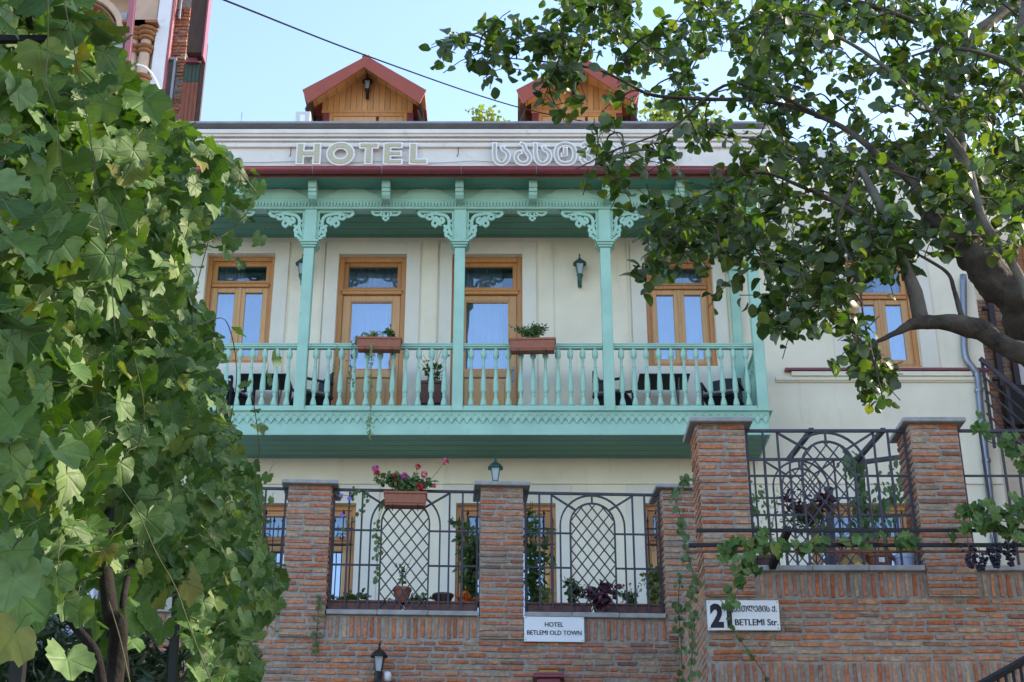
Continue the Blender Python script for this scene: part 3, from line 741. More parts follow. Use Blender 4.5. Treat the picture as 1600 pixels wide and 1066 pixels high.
# posts
PXS = [(246, 0), (482, 380), (718, 380), (946, 380), (1180, 380)]
posts = [hx(246, 500, YB + .09), hx(476.5, 500, YB + .09), hx(717, 500, YB + .09), hx(948.5, 500, YB + .09), hx(1186, 560, YB + .09)]
zfl = zd1 - .001; zcap0, zcap1 = hz(386, YB), hz(376, YB); zbeam0, zbeam1 = hz(326, YB - .02), hz(312, YB - .03)
for i, x in enumerate(posts):
    o = obj(MB().box(x - .08, x + .08, YB + .01, YB + .17, zfl, zcap0), 'post', M['teal'], bal, bevel=.008)
    obj(MB().box(x - .095, x + .095, YB - .005, YB + .185, zcap1, zbeam0 - .002), 'post_head', M['teal'], bal, bevel=.008)
    c_ = MB(); h_ = (zcap1 - zcap0)
    for k, (e, t0, t1) in enumerate(((.105, 0, .3), (.125, .3, .62), (.145, .62, 1.0))): c_.box(x - e, x + e, YB + .09 - e, YB + .09 + e, zcap0 + h_ * t0 + .001, zcap0 + h_ * t1)
    obj(c_, 'capital', M['teal'], bal, bevel=.006)
# rear half posts at the wall on both ends
xr = hx(1150, 500, -.06)
for x in (xr,):
    obj(MB().box(x - .07, x + .07, -.14, -.037, zfl, ZE - .02), 'wall_post', M['teal'], bal, bevel=.008)
    obj(MB().box(x - .10, x + .10, -.17, -.03, hz(424, -.1), hz(418, -.1)), 'capital', M['teal'], bal, bevel=.006)
# fretwork brackets (coordinates in eighths of a photo pixel from the post / beam corner)
u8 = (hx(718 + 57, 330, YB) - hx(718, 330, YB)) / 460
BR = [([(0, 10), (440, 10), (462, 6)], 26), ([(12, 20), (12, 385)], 26), ([(455, 28), (425, 66), (380, 80), (335, 60), (260, 42), (190, 50), (120, 62)], 30),
      ([(385, 75), (350, 62), (345, 95), (320, 116), (285, 112), (262, 80)], 28), ([(285, 60), (262, 105), (218, 150), (208, 186), (240, 214), (272, 186), (262, 150), (225, 120)], 26),
      ([(225, 200), (240, 228), (246, 232)], 16), ([(248, 90), (205, 112), (180, 150), (150, 168), (132, 140), (150, 108), (178, 104)], 30), ([(178, 150), (182, 190), (160, 200)], 22),
      ([(200, 50), (120, 66), (78, 105), (64, 160), (66, 215), (52, 290), (22, 345)], 30), ([(70, 210), (105, 222), (128, 202)], 24), ([(72, 235), (108, 250), (112, 285), (80, 300)], 28),
      ([(70, 300), (104, 320), (96, 350), (66, 352)], 26), ([(66, 350), (60, 378), (24, 392)], 26), ([(12, 110), (40, 150), (62, 160)], 14), ([(12, 250), (30, 210), (60, 200)], 14)]
def bracket_mb(sg):
    m = MB()
    for i, (pts, w_) in enumerate(BR):
        P = catmull([Vector((p[0], p[1])) for p in pts], 4) if len(pts) > 2 else pts
        P = [(sg * p[0] * u8, -p[1] * u8 * 1.04) for p in P]
        m.ribbon(P, w_ * u8 * 1.28, -.0008 * i, .022 + .0008 * i)
    return m
bme = {s_: bracket_mb(s_).mesh('bracket', M['teal']) for s_ in (-1, 1)}
for i, x in enumerate(posts):
    for sg in (-1, 1):
        if (i == 0 and sg < 0) or (i == 4 and sg > 0): continue
        put(bme[sg], 'bracket', bal, (x + sg * .097, YB + .04, zbeam0 - .003))
PD = [([(-240, 12), (240, 12)], 24), ([(-225, 22), (-180, 55), (-130, 62), (-90, 50), (-60, 28)], 26), ([(-100, 50), (-60, 72), (-30, 60), (-34, 30)], 20), ([(-34, 60), (-8, 80), (-44, 104), (-10, 130), (0, 140)], 22)]
def pend():
    m = MB(); k = 0
    for pts, w_ in PD:
        for sg in ((1,) if w_ == 24 else (-1, 1)):
            P = catmull([Vector(p) for p in pts], 4) if len(pts) > 2 else pts
            m.ribbon([(sg * p[0] * u8 * .8, -p[1] * u8 * 1.04) for p in P], w_ * u8, -.0008 * k, .022 + .0008 * k); k += 1
    return m.mesh('pendant', M['teal'])
pm = pend()
for i in range(4): put(pm, 'pendant', bal, ((posts[i] + posts[i + 1]) / 2, YB + .04, zbeam0 - .003))
# beam, zigzag frieze, fascia, corbels
xe0, xe1 = xb0 - .1, posts[4] + .14
zf0, zf1 = hz(311.5, YB), ZE + .62
obj(MB().box(xe0, xe1, YB - .02, YB + .16, zbeam0, zbeam1).box(xe0, xe1, YB - .038, YB - .021, zbeam1 - .03, zbeam1 + .012), 'beam', M['teal'], bal, bevel=.004)
zz1, zz0 = hz(316, YB - .03), hz(323.5, YB - .03); m = MB(); n = round((xe1 - xe0) / .051); pp = (xe1 - xe0) / n
for i in range(n):
    x = xe0 + i * pp; m.prism([(x, zz1), (x + pp, zz1), (x + pp * .62, zz0 + .012), (x + pp * .5, zz0), (x + pp * .42, zz0 + .012)], YB - .046, YB - .0205)
m.box(xe0, xe1, YB - .034, YB - .0205, zz1, zbeam1 - .031)
obj(m, 'zigzag_frieze', M['teal'], bal)
ztop = hz(281, YB - .3)
obj(MB().box(xe0, xe1, YB + .0, YB + .1, zbeam1 + .013, ztop + .3), 'fascia_board', M['teal'], bal)
cx = [hx(489 + 114.6 * i, 295, YB - .2) for i in range(-2, 7)]
for x in cx:
    zc1, zc0 = ztop - .002, hz(309, YB - .25)
    hgt = zc1 - zc0; prof = [(YB - .0, zc1), (YB - .30, zc1), (YB - .30, zc1 - hgt * .42), (YB - .27, zc1 - hgt * .45), (YB - .27, zc1 - hgt * .62), (YB - .24, zc1 - hgt * .66), (YB - .25, zc1 - hgt * .8), (YB - .20, zc1 - hgt * .97), (YB - .13, zc0), (YB, zc0)]
    m = MB(); m.v = [(x - .065, a, b) for a, b in prof] + [(x + .065, a, b) for a, b in prof]; k = len(prof)
    m.f = [tuple(range(k)), tuple(range(2 * k - 1, k - 1, -1))] + [((i + 1) % k, i, i + k, (i + 1) % k + k) for i in range(k)]
    obj(m, 'corbel', M['teal'], bal, bevel=.004)
for i in range(len(cx) - 1):                                 # carved boards between the corbels
    a, b = cx[i] + .068, cx[i + 1] - .068; L_ = b - a; zl = zbeam1 + .013; zh = hz(296, YB - .02); zlo = hz(310, YB - .02)
    prof = [(0, zlo), (.16, zlo), (.22, zlo + (zh - zlo) * .35), (.25, zlo + (zh - zlo) * .4), (.30, zlo + (zh - zlo) * .8), (.38, zh), (.62, zh), (.68, zh + .03), (.70, zh + .06), (.74, zh), (.80, zh - .02),(.86, zlo + (zh - zlo) * .4), (.9, zlo + (zh - zlo) * .3), (.95, zlo), (1, zlo)]
    prof = [(.0, zlo), (.10, zlo), (.18, zlo + (zh - zlo) * .4), (.22, zlo + (zh - zlo) * .45), (.28, zh - .01), (.34, zh), (.50, zh), (.505, zh + .045), (.53, zh + .02), (.58, zh), (.70, zh), (.76, zh - .02), (.84, zlo + (zh - zlo) * .45), (.88, zlo + (zh - zlo) * .4), (.97, zlo), (1, zlo)]
    obj(MB().prism([(a, zl), (b, zl)] + [(a + L_ * u, z) for u, z in reversed(prof)], YB - .036, YB - .001), 'carved_board', M['teal'], bal, bevel=.004)
m = MB()
for i in range(9):
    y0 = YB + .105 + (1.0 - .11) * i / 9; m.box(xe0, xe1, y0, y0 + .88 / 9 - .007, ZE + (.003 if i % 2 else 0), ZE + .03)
obj(m, 'eave_soffit', M['teal_shaded'], bal)
obj(MB().box(xe0, xe1, YB + .163, YB + .19, zbeam0 - .0, ZE + .4).box(xe0, xe1, YB - .42, YB - .002, ztop, ztop + .02), 'overhang_soffit', M['teal_shaded'], bal)
# roof, fascia strip and gutter
ge0, ge1 = xe0 - .3, hx(1216, 275, YB - .45)
zg = hz(270, YB - .5)
obj(MB().box(ge0, ge1 - .02, YB - .44, YB - .42, ztop - .01, hz(276.5, YB - .44)), 'fascia_strip', M['redmetal'], hotel)
m = MB(); prof = [(.075 * math.cos(t), .075 * math.sin(t)) for t in [math.pi * (1 + j / 10) for j in range(11)]]
pts = [(ge0, YB - .52, zg + .05), (ge1, YB - .52, zg + .05)]; vs = []
for xx in (ge0, ge1):
    for a, b in prof: vs.append((xx, YB - .52 + a, zg + .05 + b))
    for a, b in reversed(prof): vs.append((xx, YB - .52 + a * .93, zg + .052 + b * .93))
k = 22; m.v = vs; m.f = [(i, (i + 1) % k, k + (i + 1) % k, k + i) for i in range(k)] + [tuple(range(k)), tuple(range(2 * k - 1, k - 1, -1))]
gut = obj(m, 'gutter', M['maroon'], hotel, smooth=True)
m2 = MB().box(ge0, ge1, YB - .602, YB - .596, zg + .045, zg + .062); obj(m2, 'gutter_lip', M['maroon'], gut)
for px in (489, 597, 721, 838, 948, 1060):
    x = hx(px, 270, YB - .5); obj(MB().tube([(x, YB - .52 + .079 * math.cos(t), zg + .05 + .079 * math.sin(t)) for t in [math.pi * (1 + j / 10) for j in range(11)]], .006, 5), 'gutter_clip', M['zinc'], gut)
obj(MB().add([(ge0, YB - .45, zg + .03), (ge1, YB - .45, zg + .03), (ge1, -.002, ZR - .35), (ge0, -.002, ZR - .35), (ge0, YB - .45, zg - .01), (ge1, YB - .45, zg - .01), (ge1, -.002, ZR - .42), (ge0, -.002, ZR - .42)],
    [(0, 1, 2, 3), (7, 6, 5, 4), (0, 4, 5, 1), (1, 5, 6, 2), (0, 3, 7, 4)]), 'balcony_roof', M['redmetal'], hotel)
# railing
zh1, zh0 = hz(535, YB), hz(542, YB); zb1, zb0 = hz(632, YB), zfl + .004
yr = YB + .09
bprof = [(.022, 0), (.040, .012), (.040, .05), (.030, .11), (.020, .155), (.016, .17), (.024, .185), (.024, .2), (.017, .215), (.024, .235), (.034, .255), (.036, .275), (.036, .30), (.034, .40), (.027, .52), (.019, .63), (.016, .66), (.022, .675), (.022, .69), (.016, .70), (.017, .80), (.020, .83), (.034, .85), (.038, .88), (.038, .95), (.026, .97), (.024, 1)]
hb = zh0 - zb1; bm = MB().lathe([(r_ * 1.2, z * hb) for r_, z in bprof], 12).mesh('baluster', M['teal'], True)
rb = random.Random(2)
for i in range(4):
    a, b = posts[i] + .08, posts[i + 1] - .08
    obj(MB().box(a, b, yr - .05, yr + .05, zh0 + .025, zh1).box(a, b, yr - .035, yr + .035, zh0, zh0 + .024).box(a, b, yr - .058, yr + .058, zh1 - .016, zh1 + .004), 'handrail', M['teal'], bal, bevel=.005)
    obj(MB().box(a, b, yr - .05, yr + .05, zb0, zb1), 'bottom_rail', M['teal'], bal, bevel=.006)
    for j in range(11 if i else 11):
        x = a + (b - a) * (j + .62) / 11.25; put(bm, 'baluster', bal, (x, yr, zb1), (0, 0, rb.uniform(0, .5)), (1, 1, 1))
xs_ = posts[4]
obj(MB().box(xs_ - .05, xs_ + .05, YB + .17, -.14, zh0 + .02, zh1).box(xs_ - .035, xs_ + .035, YB + .17, -.14, zh0, zh0 + .019), 'handrail', M['teal'], bal, bevel=.005)
obj(MB().box(xs_ - .05, xs_ + .05, YB + .17, -.14, zb0, zb1), 'bottom_rail', M['teal'], bal, bevel=.005)
for j in range(4): put(bm, 'baluster', bal, (xs_, YB + .28 + j * .175, zb1))
obj(MB().box(xs_ - .05, xs_ + .05, -.14, -.037, zfl, zh1), 'wall_post', M['teal'], bal)

# dormers -------------------------------------------------------------
def dormer(shift):
    ly = 2.0; X = lambda px, py, d=0: hx(px + shift, py, ly + d); Z = lambda py, d=0: hz(py, ly + d)
    dm = obj(MB().box(X(506, 190), X(643, 190), ly + .06, ly + 2.2, ZR + .01, Z(142)), 'dormer', M['redmetal'], hotel)
    xa, xl, xrr = X(575, 90), X(482, 148), X(667, 142); za, ze = Z(92, -.5), Z(146, -.5)
    wl, wr = X(503, 170), X(645, 170); zhd = Z(177)
    # vertical boards of the gable
    n = 16; bw = (wr - wl) / n; zap = Z(100)
    for i in range(n):
        a, b = wl + i * bw, wl + (i + 1) * bw; top = lambda x: zap - abs(x - xa) / (xrr - xa) * (zap - Z(140)) * 1.0 - .02
        mb = MB().prism([(a + .003, zhd), (b - .003, zhd), (b - .003, top(b)), ((a + b) / 2, max(top(a), top(b), top((a + b) / 2))), (a + .003, top(a))], ly + .015 + .003 * (i % 2), ly + .055)
        obj(mb, 'gable_board', M['gable'], dm)
    # roof slabs
    t = .05
    for sg, xe in ((-1, xl), (1, xrr)):
        m = MB(); z0 = ze + .0
        for y in (ly - .50, ly + 2.4): m.v += [(xa, y, za + t), (xe, y, z0 + t), (xe, y, z0), (xa, y, za)]
        m.f = [(0, 1, 2, 3), (7, 6, 5, 4), (0, 4, 5, 1), (1, 5, 6, 2), (2, 6, 7, 3)]
        ro = obj(m, 'roof_slope', M['redmetal'], dm)
        dx, dz = xe - xa, z0 - za; hw = .23
        m = MB(); y0, y1 = ly - .535, ly - .505
        P = [(xa + (0 if sg > 0 else .09), za + t + .02), (xe + sg * .03, z0 + t), (xe - sg * .09, z0 - .24), (xa + (0 if sg > 0 else 0), za - hw + .02)]
        if sg < 0: y0 -= .01
        m.prism(P, y0, y1); obj(m, 'bargeboard', M['redmetal'], dm, bevel=.004)
        nb = 6                                                  # soffit boards under the overhang
        for k in range(nb):
            u0, u1 = k / nb + .01, (k + 1) / nb; m = MB(); ins = .012
            for y in (ly - .50, ly + .014): m.v += [(xa + dx * u0, y, za + dz * u0 - ins), (xa + dx * u1, y, za + dz * u1 - ins), (xa + dx * u1, y, za + dz * u1 - .035), (xa + dx * u0, y, za + dz * u0 - .035)]
            m.f = [(0, 1, 2, 3), (7, 6, 5, 4), (0, 4, 5, 1), (1, 5, 6, 2), (2, 6, 7, 3), (3, 7, 4, 0)]
            obj(m, 'soffit_board', M['gable'], dm)
        # tiled cheek hanging under each eave
        m = MB(); nt_ = 9; zt, zl_ = z0 - .03, ZR + .0
        for k in range(nt_):
            a, b = zt - (zt - zl_) * k / nt_, zt - (zt - zl_) * (k + 1) / nt_
            for kk in range(5):
                ya = ly - .42 + kk * .5
                m.add([(xe - sg * .11, ya, a), (xe - sg * .11, ya + .49, a), (xe - sg * .02, ya + .49, b + .02), (xe - sg * .02, ya, b + .02), (xe - sg * .05, ya, b), (xe - sg * .05, ya + .49, b), (xe - sg * .14, ya, a), (xe - sg * .14, ya + .49, a)],
                      [(0, 1, 2, 3), (3, 2, 5, 4), (6, 7, 5, 4), (0, 3, 4, 6), (1, 7, 5, 2)])
        obj(m, 'tiled_cheek', M['darkwood'], dm)
        obj(MB().box(min(xe - sg * .15, (wl if sg < 0 else wr) + sg * .02), max(xe - sg * .15, (wl if sg < 0 else wr) + sg * .02), ly + .1, ly + .14, ZR, z0 - .1), 'side_board', M['darkwood'], dm)
    m = MB().box(wl, wr, ly - .02, ly + .012, zhd - .0, zhd + .06); obj(m, 'head_rail', M['wood'], dm, bevel=.005)
    for a, b in ((506, 512), (638, 644)): obj(MB().box(X(a, 190) - .02, X(b, 190) + .02, ly - .01, ly + .05, ZR, zhd - .002), 'corner_board', M['maroon'], dm)
    a, b = X(514, 190), X(636, 190)
    wn_ = obj(MB().ring(a, b, ZR, zhd - .002, .07, ly - .015, ly + .055, 0), 'dormer_window', M['wood'], dm, bevel=.006) if False else obj(MB().ring(a, b, ZR, zhd - .002, .07, ly - .015, ly + .055, 0), 'dormer_window_frame', M['wood'], dm, bevel=.006)
    mid = X(589, 190)
    for s0, s1 in ((a + .075, mid - .02), (mid + .03, b - .075)):
        obj(MB().ring(s0, s1, ZR, zhd - .075, .11, ly + .0, ly + .045, 0), 'dormer_sash', M['woodlight'], dm, bevel=.006)
        obj(MB().box(s0 + .1, s1 - .1, ly + .02, ly + .026, ZR, zhd - .18), 'pane', M['glass'], dm)
    obj(MB().tube([(xa, ly - .53, za + t - .015), (xa, ly + 2.4, za + t - .015)], .05, 8), 'ridge_cap', M['redmetal'], dm)
    return X(575, 140), Z(128)
d1 = dormer(0); d2 = dormer(327)
# drainpipe at the right corner
dp = [at(px, py, 21 - .09) - Vector((0, 21, 0)) for px, py in ((1505, 430), (1506, 500), (1508, 555), (1522, 578), (1528, 590), (1532, 640), (1548, 790), (1556, 880))]
dp = [Vector((p.x, -.09, p.z)) for p in dp]
obj(MB().tube(catmull(dp, 4), .055, 10), 'drainpipe', M['chrome'], hotel, smooth=True)
for py in (610, 660, 720):
    p = dp[5]; z = hz(py, -.09); x = hx({610: 1529.5, 660: 1534, 720: 1541}[py], py, -.09)
    obj(MB().lathe([(.066, -.03), (.07, 0), (.066, .03)], 12, (x, -.09, z)), 'pipe_clip', M['chrome'], hotel)

# ================================================================== TERRACE WALLS AND PILLARS
def wall_thing(fr, label, x0, x1, ztop, soldiers, courses_top, holes, seed, limit, key, back, extra_end=None):
    t = thing('brick_wall', label, 'wall', fr.world(0, 0, 0), fr.r)
    obj(MB().box(x0, x1, .012, back, -.2, ztop), 'mortar_core', M['mortar'], t)
    bl = course_bricks(x0, x1, ztop - 1.95, courses_top, 0, holes, seed=seed, soldiers=soldiers)
    put_bricks(bl, t, limit, seed, key)
    low = course_bricks(x0, x1, .1, ztop - 1.95, 0, (), seed=seed + 1, ch=.073)
    if low: put_bricks(low, t, 0, seed + 2)
    return t
def coping(parent, x0, x1, ztop, y0=-.04, y1=.36, th=.055, n=3):
    for i in range(n):
        a = x0 + (x1 - x0) * i / n; b = x0 + (x1 - x0) * (i + 1) / n
        obj(MB().box(a + .002, b - .002, y0, y1, ztop, ztop + th + .003 * (i % 2)), 'coping_slab', M['slate'], parent, bevel=.006)
CHZ = .071
# left terrace
def tz(py, px=785, ly=0): return TL.z(py, ly, px)
zcL = tz(964); xs0, xs1 = TL.x(138, 980), TL.x(1100, 980)
p1 = (TL.x(444, 850), TL.x(503, 850)); p2 = (TL.x(749, 850), TL.x(820, 850)); p3 = (TL.x(1036, 850), TL.x(1036, 850) + .53)
p1 = (p2[0] - (p3[0] - p2[0]) * 1.04, p2[0] - (p3[0] - p2[0]) * 1.04 + .53); p1 = (TL.x(444, 850), TL.x(444, 850) + .53); p2 = (p2[0], p2[0] + .53)
zsol0 = zcL - .27
sold = [(p1[1] + .02, p2[0] - .02, zsol0, zcL - .01), (p2[1] + .02, p3[0] - .02, zsol0, zcL - .01), (xs0, p1[0] - .02, zsol0, zcL - .01)]
inview = lambda fr: (lambda b: (0 if fr.world(b[0], 0, b[2]).x * 2300 / 17.4 > -370 and b[2] > fr.z(1075) else 1, abs(b[0])))
wl_ = wall_thing(TL, 'weathered red brick terrace wall in the middle, under the hotel name plate', xs0, xs1 + .3, zcL, sold, zsol0 - .005, (), 11, 300, inview(TL), .35)
for a, b in ((p1[1], p2[0]), (p2[1], p3[0]), (xs0, p1[0])): coping(wl_, a + .004, b - .004, zcL)
def pillar(fr, x0, wd, zbot, py_cap, label, seed, px, proud=.03, dep=.5):
    zc = fr.z(py_cap, -.05, px); o = fr.world(x0 + wd / 2, 0, 0); o.z = zbot
    t = thing('brick_pillar', label, 'pillar', o, fr.r, 'brick pillars of the terrace walls'); h = zc - zbot; r_ = random.Random(seed)
    obj(MB().box(-wd / 2 + .012, wd / 2 - .012, -proud + .012, dep - .012, 0, h), 'mortar_core', M['mortar'], t)
    n = int(h / .0712); ch = h / n
    for i in range(n):
        z = (i + .5) * ch; k = r_.choice((.5, .62, .38, .45, .55)) if i % 2 else r_.choice((.66, .34, .6, .4))
        xs = [-wd / 2, -wd / 2 + wd * k, wd / 2]
        for a, b in zip(xs, xs[1:]):
            put(BME[r_.randrange(10)], 'brick', t, ((a + b) / 2, -proud + r_.uniform(-.004, .004), z + r_.uniform(-.004, .004)), (0, r_.uniform(-.015, .015), 0), ((b - a - r_.uniform(.02, .035)) / .25, 1, r_.uniform(.74, 1.0)))
        side = -1 if px > 800 else 1
        if abs(px - 800) > 60:
            ys = [-proud + .0, -proud + .25 + r_.uniform(-.08, .08), dep]
            for a, b in zip(ys, ys[1:]):
                put(BME[r_.randrange(10)], 'brick', t, (side * (wd / 2 + r_.uniform(-.002, .003)), (a + b) / 2 + .005, z + r_.uniform(-.004, .004)), (0, 0, R(90) * side), ((b - a - .03) / .25, 1, r_.uniform(.75, 1.0)))
    obj(MB().box(-wd / 2 - .07, wd / 2 + .07, -proud - .07, dep + .06, h, h + .05), 'cap_slab', M['slate'], t, bevel=.008)
    return t
pillar(TL, p1[0], .53, zsol0 + .01, 757, 'brick pillar on the far left beside the grapevine, lower terrace', 31, 480)
pillar(TL, p2[0], .53, zsol0 + .01, 760, 'brick pillar in the middle directly behind the hotel name plate', 32, 785)
pillar(TL, p3[0], .53, zsol0 + .01, 764, 'half hidden brick pillar just left of the tall near pillar', 33, 1065)
# right terrace
zcR = TR.z(893); xr0 = TR.x(1104, 960); xr1 = TR.x(1604, 960) + 1.5
q1 = (TR.x(1093, 780), TR.x(1093, 780) + .52); q2 = (TR.x(1432, 780), TR.x(1432, 780) + .52); zs2 = zcR - .27
def rkey(b): return (0 if b[2] > TR.z(1075) and b[0] < TR.x(1610, 950) else 1, -b[2])
signh = ()
rowz = TR.z(1033)
sold = [(q1[1] + .02, q2[0] - .02, zs2, zcR - .01), (q2[1] + .02, xr1, zs2, zcR - .01), (xr0, xr1, rowz - .29, rowz - .01)]
wr_ = thing('brick_wall', 'brighter red brick terrace wall on the right carrying the street number plate', 'wall', TR.world(0, 0, 0), 0)
obj(MB().box(xr0, xr1, .012, .35, -.2, zcR), 'mortar_core', M['mortar'], wr_)
bl = course_bricks(xr0, xr1, rowz, zs2 - .004, 0, (), seed=51, soldiers=sold) + course_bricks(xr0, xr1, rowz - .9, rowz - .295, 0, (), seed=52)
put_bricks(bl, wr_, 300, 5, rkey)
put_bricks(course_bricks(xr0, xr1, .1, rowz - .92, 0, (), seed=53), wr_, 0, 6)
# its left return face
m = MB().box(xr0 + .0, xr0 + .3, .351, 2.5, -.2, zcR); obj(m, 'mortar_core', M['mortar'], wr_)
r_ = random.Random(8); z = zcR - .04; k = 0
while z > TR.z(1075) - .1:
    y = .0 + (.0 if k % 2 else .12)
    for _ in range(9):
        put(BME[r_.randrange(10)], 'brick', wr_, (xr0 - .004, y + .13, z), (0, 0, R(-90)), (.92 * r_.uniform(.8, 1.05), 1, r_.uniform(.85, 1.1))); y += .262
    z -= .071; k += 1
coping(wr_, q1[1] + .004, q2[0] - .004, zcR); coping(wr_, q2[1] + .004, xr1, zcR, n=2)
pillar(TR, q1[0], .52, zs2 + .01, 661, 'tall near brick pillar above the street number plate', 34, 1120, .03)
pillar(TR, q2[0], .52, zs2 + .01, 661, 'tall brick pillar at right with vine leaves on its right side', 35, 1465, .03)

# ------------------------------------------------------------------ iron railings
def railing(fr, x0, x1, z0, z1, ly, label, group='iron railing panels with arched lattice', cat='railing', full=True, name='iron_railing', mat='iron'):
    xc, hw, hh = (x0 + x1) / 2, (x1 - x0) / 2, z1 - z0
    t = thing(name, label, cat, fr.world(xc, ly, z0), fr.r, group); mt = M[mat]; b = .011
    def bar(nm, ax, az, bx, bz, th=b, dy=0):
        d = Vector((bx - ax, bz - az)); n = Vector((-d.y, d.x)).normalized() * th
        m = MB().prism([(ax + n.x, az + n.y), (bx + n.x, bz + n.y), (bx - n.x, bz - n.y), (ax - n.x, az - n.y)], -th + dy, th + dy); obj(m, nm, mt, t)
    bar('top_rail', -hw, hh, hw, hh, .015); 
    if not full: return t
    for u in (-.985, -.78, -.60, .60, .78, .985): bar('upright', u * hw, hh - .015, u * hw, 0)
    ro, ri = .474 * hw, .327 * hw; sz = hh * .70 if hh * .70 + ro * 1.0 < hh else hh - ro - .016
    so_, si = hh - .02 - ro * 1.0, hh - .12 - ri
    for rr, s0, nm in ((ro, so_, 'outer_arch'), (ri, si, 'inner_arch')):
        pts = [(-rr, 0, 0), (-rr, 0, s0)] + [(-rr * math.cos(a), 0, s0 + rr * math.sin(a)) for a in [math.pi * i / 20 for i in range(1, 20)]] + [(rr, 0, s0), (rr, 0, 0)]
        obj(MB().ribbon([(p[0], p[2]) for p in pts], .02, -.0125 if rr == ro else -.012, .0125 if rr == ro else .012), nm, mt, t)
    bar('arch_tie', 0, hh - .015, 0, si + ri + .01)
    for sg in (-1, 1):
        a = R(42); bar('diagonal', sg * .60 * hw, hh - .02, sg * ri * math.cos(a), si + ri * math.sin(a))
        for f_ in (.335, .62): bar('cross_bar', sg * hw * .985, hh * (1 - f_), sg * ri, hh * (1 - f_), .010, .003)
    # lattice clipped by the inner arch
    def ins(x, z): return abs(x) < ri - .005 and z > 0 and (z < si or math.hypot(x, z - si) < ri - .005)
    dxp = ri * .50; sl_ = 1.30
    for sg in (-1, 1):
        for k in range(-14, 15):
            c0 = k * dxp * sl_ + .02; seg = []; 
            for j in range(81):
                x = -ri + 2 * ri * j / 80; z = hh * .4 + sg * sl_ * x + c0
                if ins(x, z): seg.append((x, z))
            if len(seg) > 3: bar('lattice_bar', *seg[0], *seg[-1], .007, .004 * sg)
    return t
rz0 = zcL + .058; rz1 = TL.z(770, .1)
railing(TL, p1[1] + .01, p2[0] - .01, rz0, rz1, .1, 'arched iron railing panel holding the pink and red geranium box')
railing(TL, p2[1] + .01, p3[0] - .01, rz0, rz1, .1, 'arched iron railing panel above the hotel name plate, purple plant at its foot')
railing(TL, p1[0] - 2.35, p1[0] - .01, rz0, rz1, .1, 'iron railing panel mostly hidden behind the grapevine at left')
rz2 = TR.z(673.5, .1)
railing(TR, q1[1] + .01, q2[0] - .01, zcR + .058, rz2, .1, 'larger arched iron railing panel at right between the two tall pillars')
railing(TR, q2[1] + .01, q2[1] + 2.3, zcR + .058, rz2, .1, 'iron railing panel at the right edge with grapevine over it')
FB = Frame(Xat(1250, 800, 17.2), 17.2, 0)
railing(FB, FB.x(1163, 800), FB.x(1347, 800), FB.z(902), FB.z(718), 0, 'smaller arched iron gate standing behind the right railing', None)
def post(label, px, py0, py1, Y, wd, mat='iron', dx=0):
    a, b = at(px, py0, Y), at(px + dx, py1, Y); t = thing('metal_post', label, 'post', (b.x, Y, min(b.z, a.z)), 0)
    zl = min(a.z, b.z); m = MB().tube([(0, 0, 0), (a.x - b.x, 0, abs(a.z - b.z))], wd, 4); obj(m, 'shaft', M[mat], t)
    obj(MB().lathe([(wd * 1.15, abs(a.z - b.z) - .01), (wd * 1.15, abs(a.z - b.z) + .02), (.005, abs(a.z - b.z) + .05)], 4, (a.x - b.x, 0, 0)), 'cap', M[mat], t); return t
post('dark steel post behind the right railing, wrapped in green climber', 1341, 718, 900, 16.6, .075, dx=12)
post('shorter dark steel post between the arches of the right railing', 1295, 765, 900, 16.4, .055, dx=6)
for a_, b_, lab in (((1232, 718, 16.6), (1268, 672, 14.9), 'sloping dark steel brace left of the hanging basket'), ((1340, 718, 16.6), (1380, 672, 14.9), 'sloping dark steel brace above the climber covered post'), ((1350, 722, 16.6), (1425, 712, 16.6), 'short level steel arm joining the tall right pillar')):
    A, B = at(*a_), at(*b_); t = thing('steel_brace', lab, 'beam', A, 0); obj(MB().tube([(0, 0, 0), B - A], .035, 4), 'bar', M['iron'], t)

# vine support bars in front of the right wall
for (xa, ya, xb, yb, Y, rr, mt, lab) in ((1088, 829, 1640, 829, 13.75, .022, 'blackiron', 'upper black horizontal vine support bar across the right pillars'),
                                        (1076, 852, 1640, 851, 13.7, .024, 'blackiron', 'lower black horizontal vine support bar across the right pillars'),
                                        (1072, 862, 1640, 861, 13.65, .014, 'rustiron', 'thin rusty red bar just under the black vine support bars')):
    A, B = at(xa, ya, Y), at(xb, yb, Y); t = thing('support_bar', lab, 'bar', A, 0, None); B.z = A.z
    obj(MB().tube([(0, 0, 0), B - A], rr, 4), 'bar', M[mt], t)
A, B = at(1232, 826, 13.8), at(1206, 886, 14.36); t = thing('bracket_strut', 'short black sloping strut under the vine support bars', 'bracket', A, 0)
obj(MB().tube([(0, 0, 0), B - A], .045, 4), 'flat_bar', M['blackiron'], t)

# ------------------------------------------------------------------ signs
def sign(name, label, fr, l, t_, r_, b, ly, px):
    xa, xb = fr.x(l, (t_ + b) / 2, ly), fr.x(r_, (t_ + b) / 2, ly); za, zb_ = fr.z(b, ly, px), fr.z(t_, ly, px)
    t = thing(name, label, 'sign', fr.world((xa + xb) / 2, ly, (za + zb_) / 2), fr.r); w2, h2 = (xb - xa) / 2, (zb_ - za) / 2
    obj(MB().box(-w2, w2, 0, .012, -h2, h2), 'plate', M['whiteplate'], t, bevel=.003)
    for sx in (-1, 1):
        for sz in (-1, 1): obj(MB().lathe([(.007, 0), (.006, .004), (.001, .006)], 8, (0, 0, 0)), 'screw', M['zinc'], t, (sx * (w2 - .02), -.0, sz * (h2 - .02)), rot=(R(90), 0, 0))
    return t, w2, h2
t, w2, h2 = sign('name_plate', 'white plate lettered HOTEL BETLEMI OLD TOWN on the middle of the brick wall', TL, 819, 963, 913, 1003, -.032, 866)
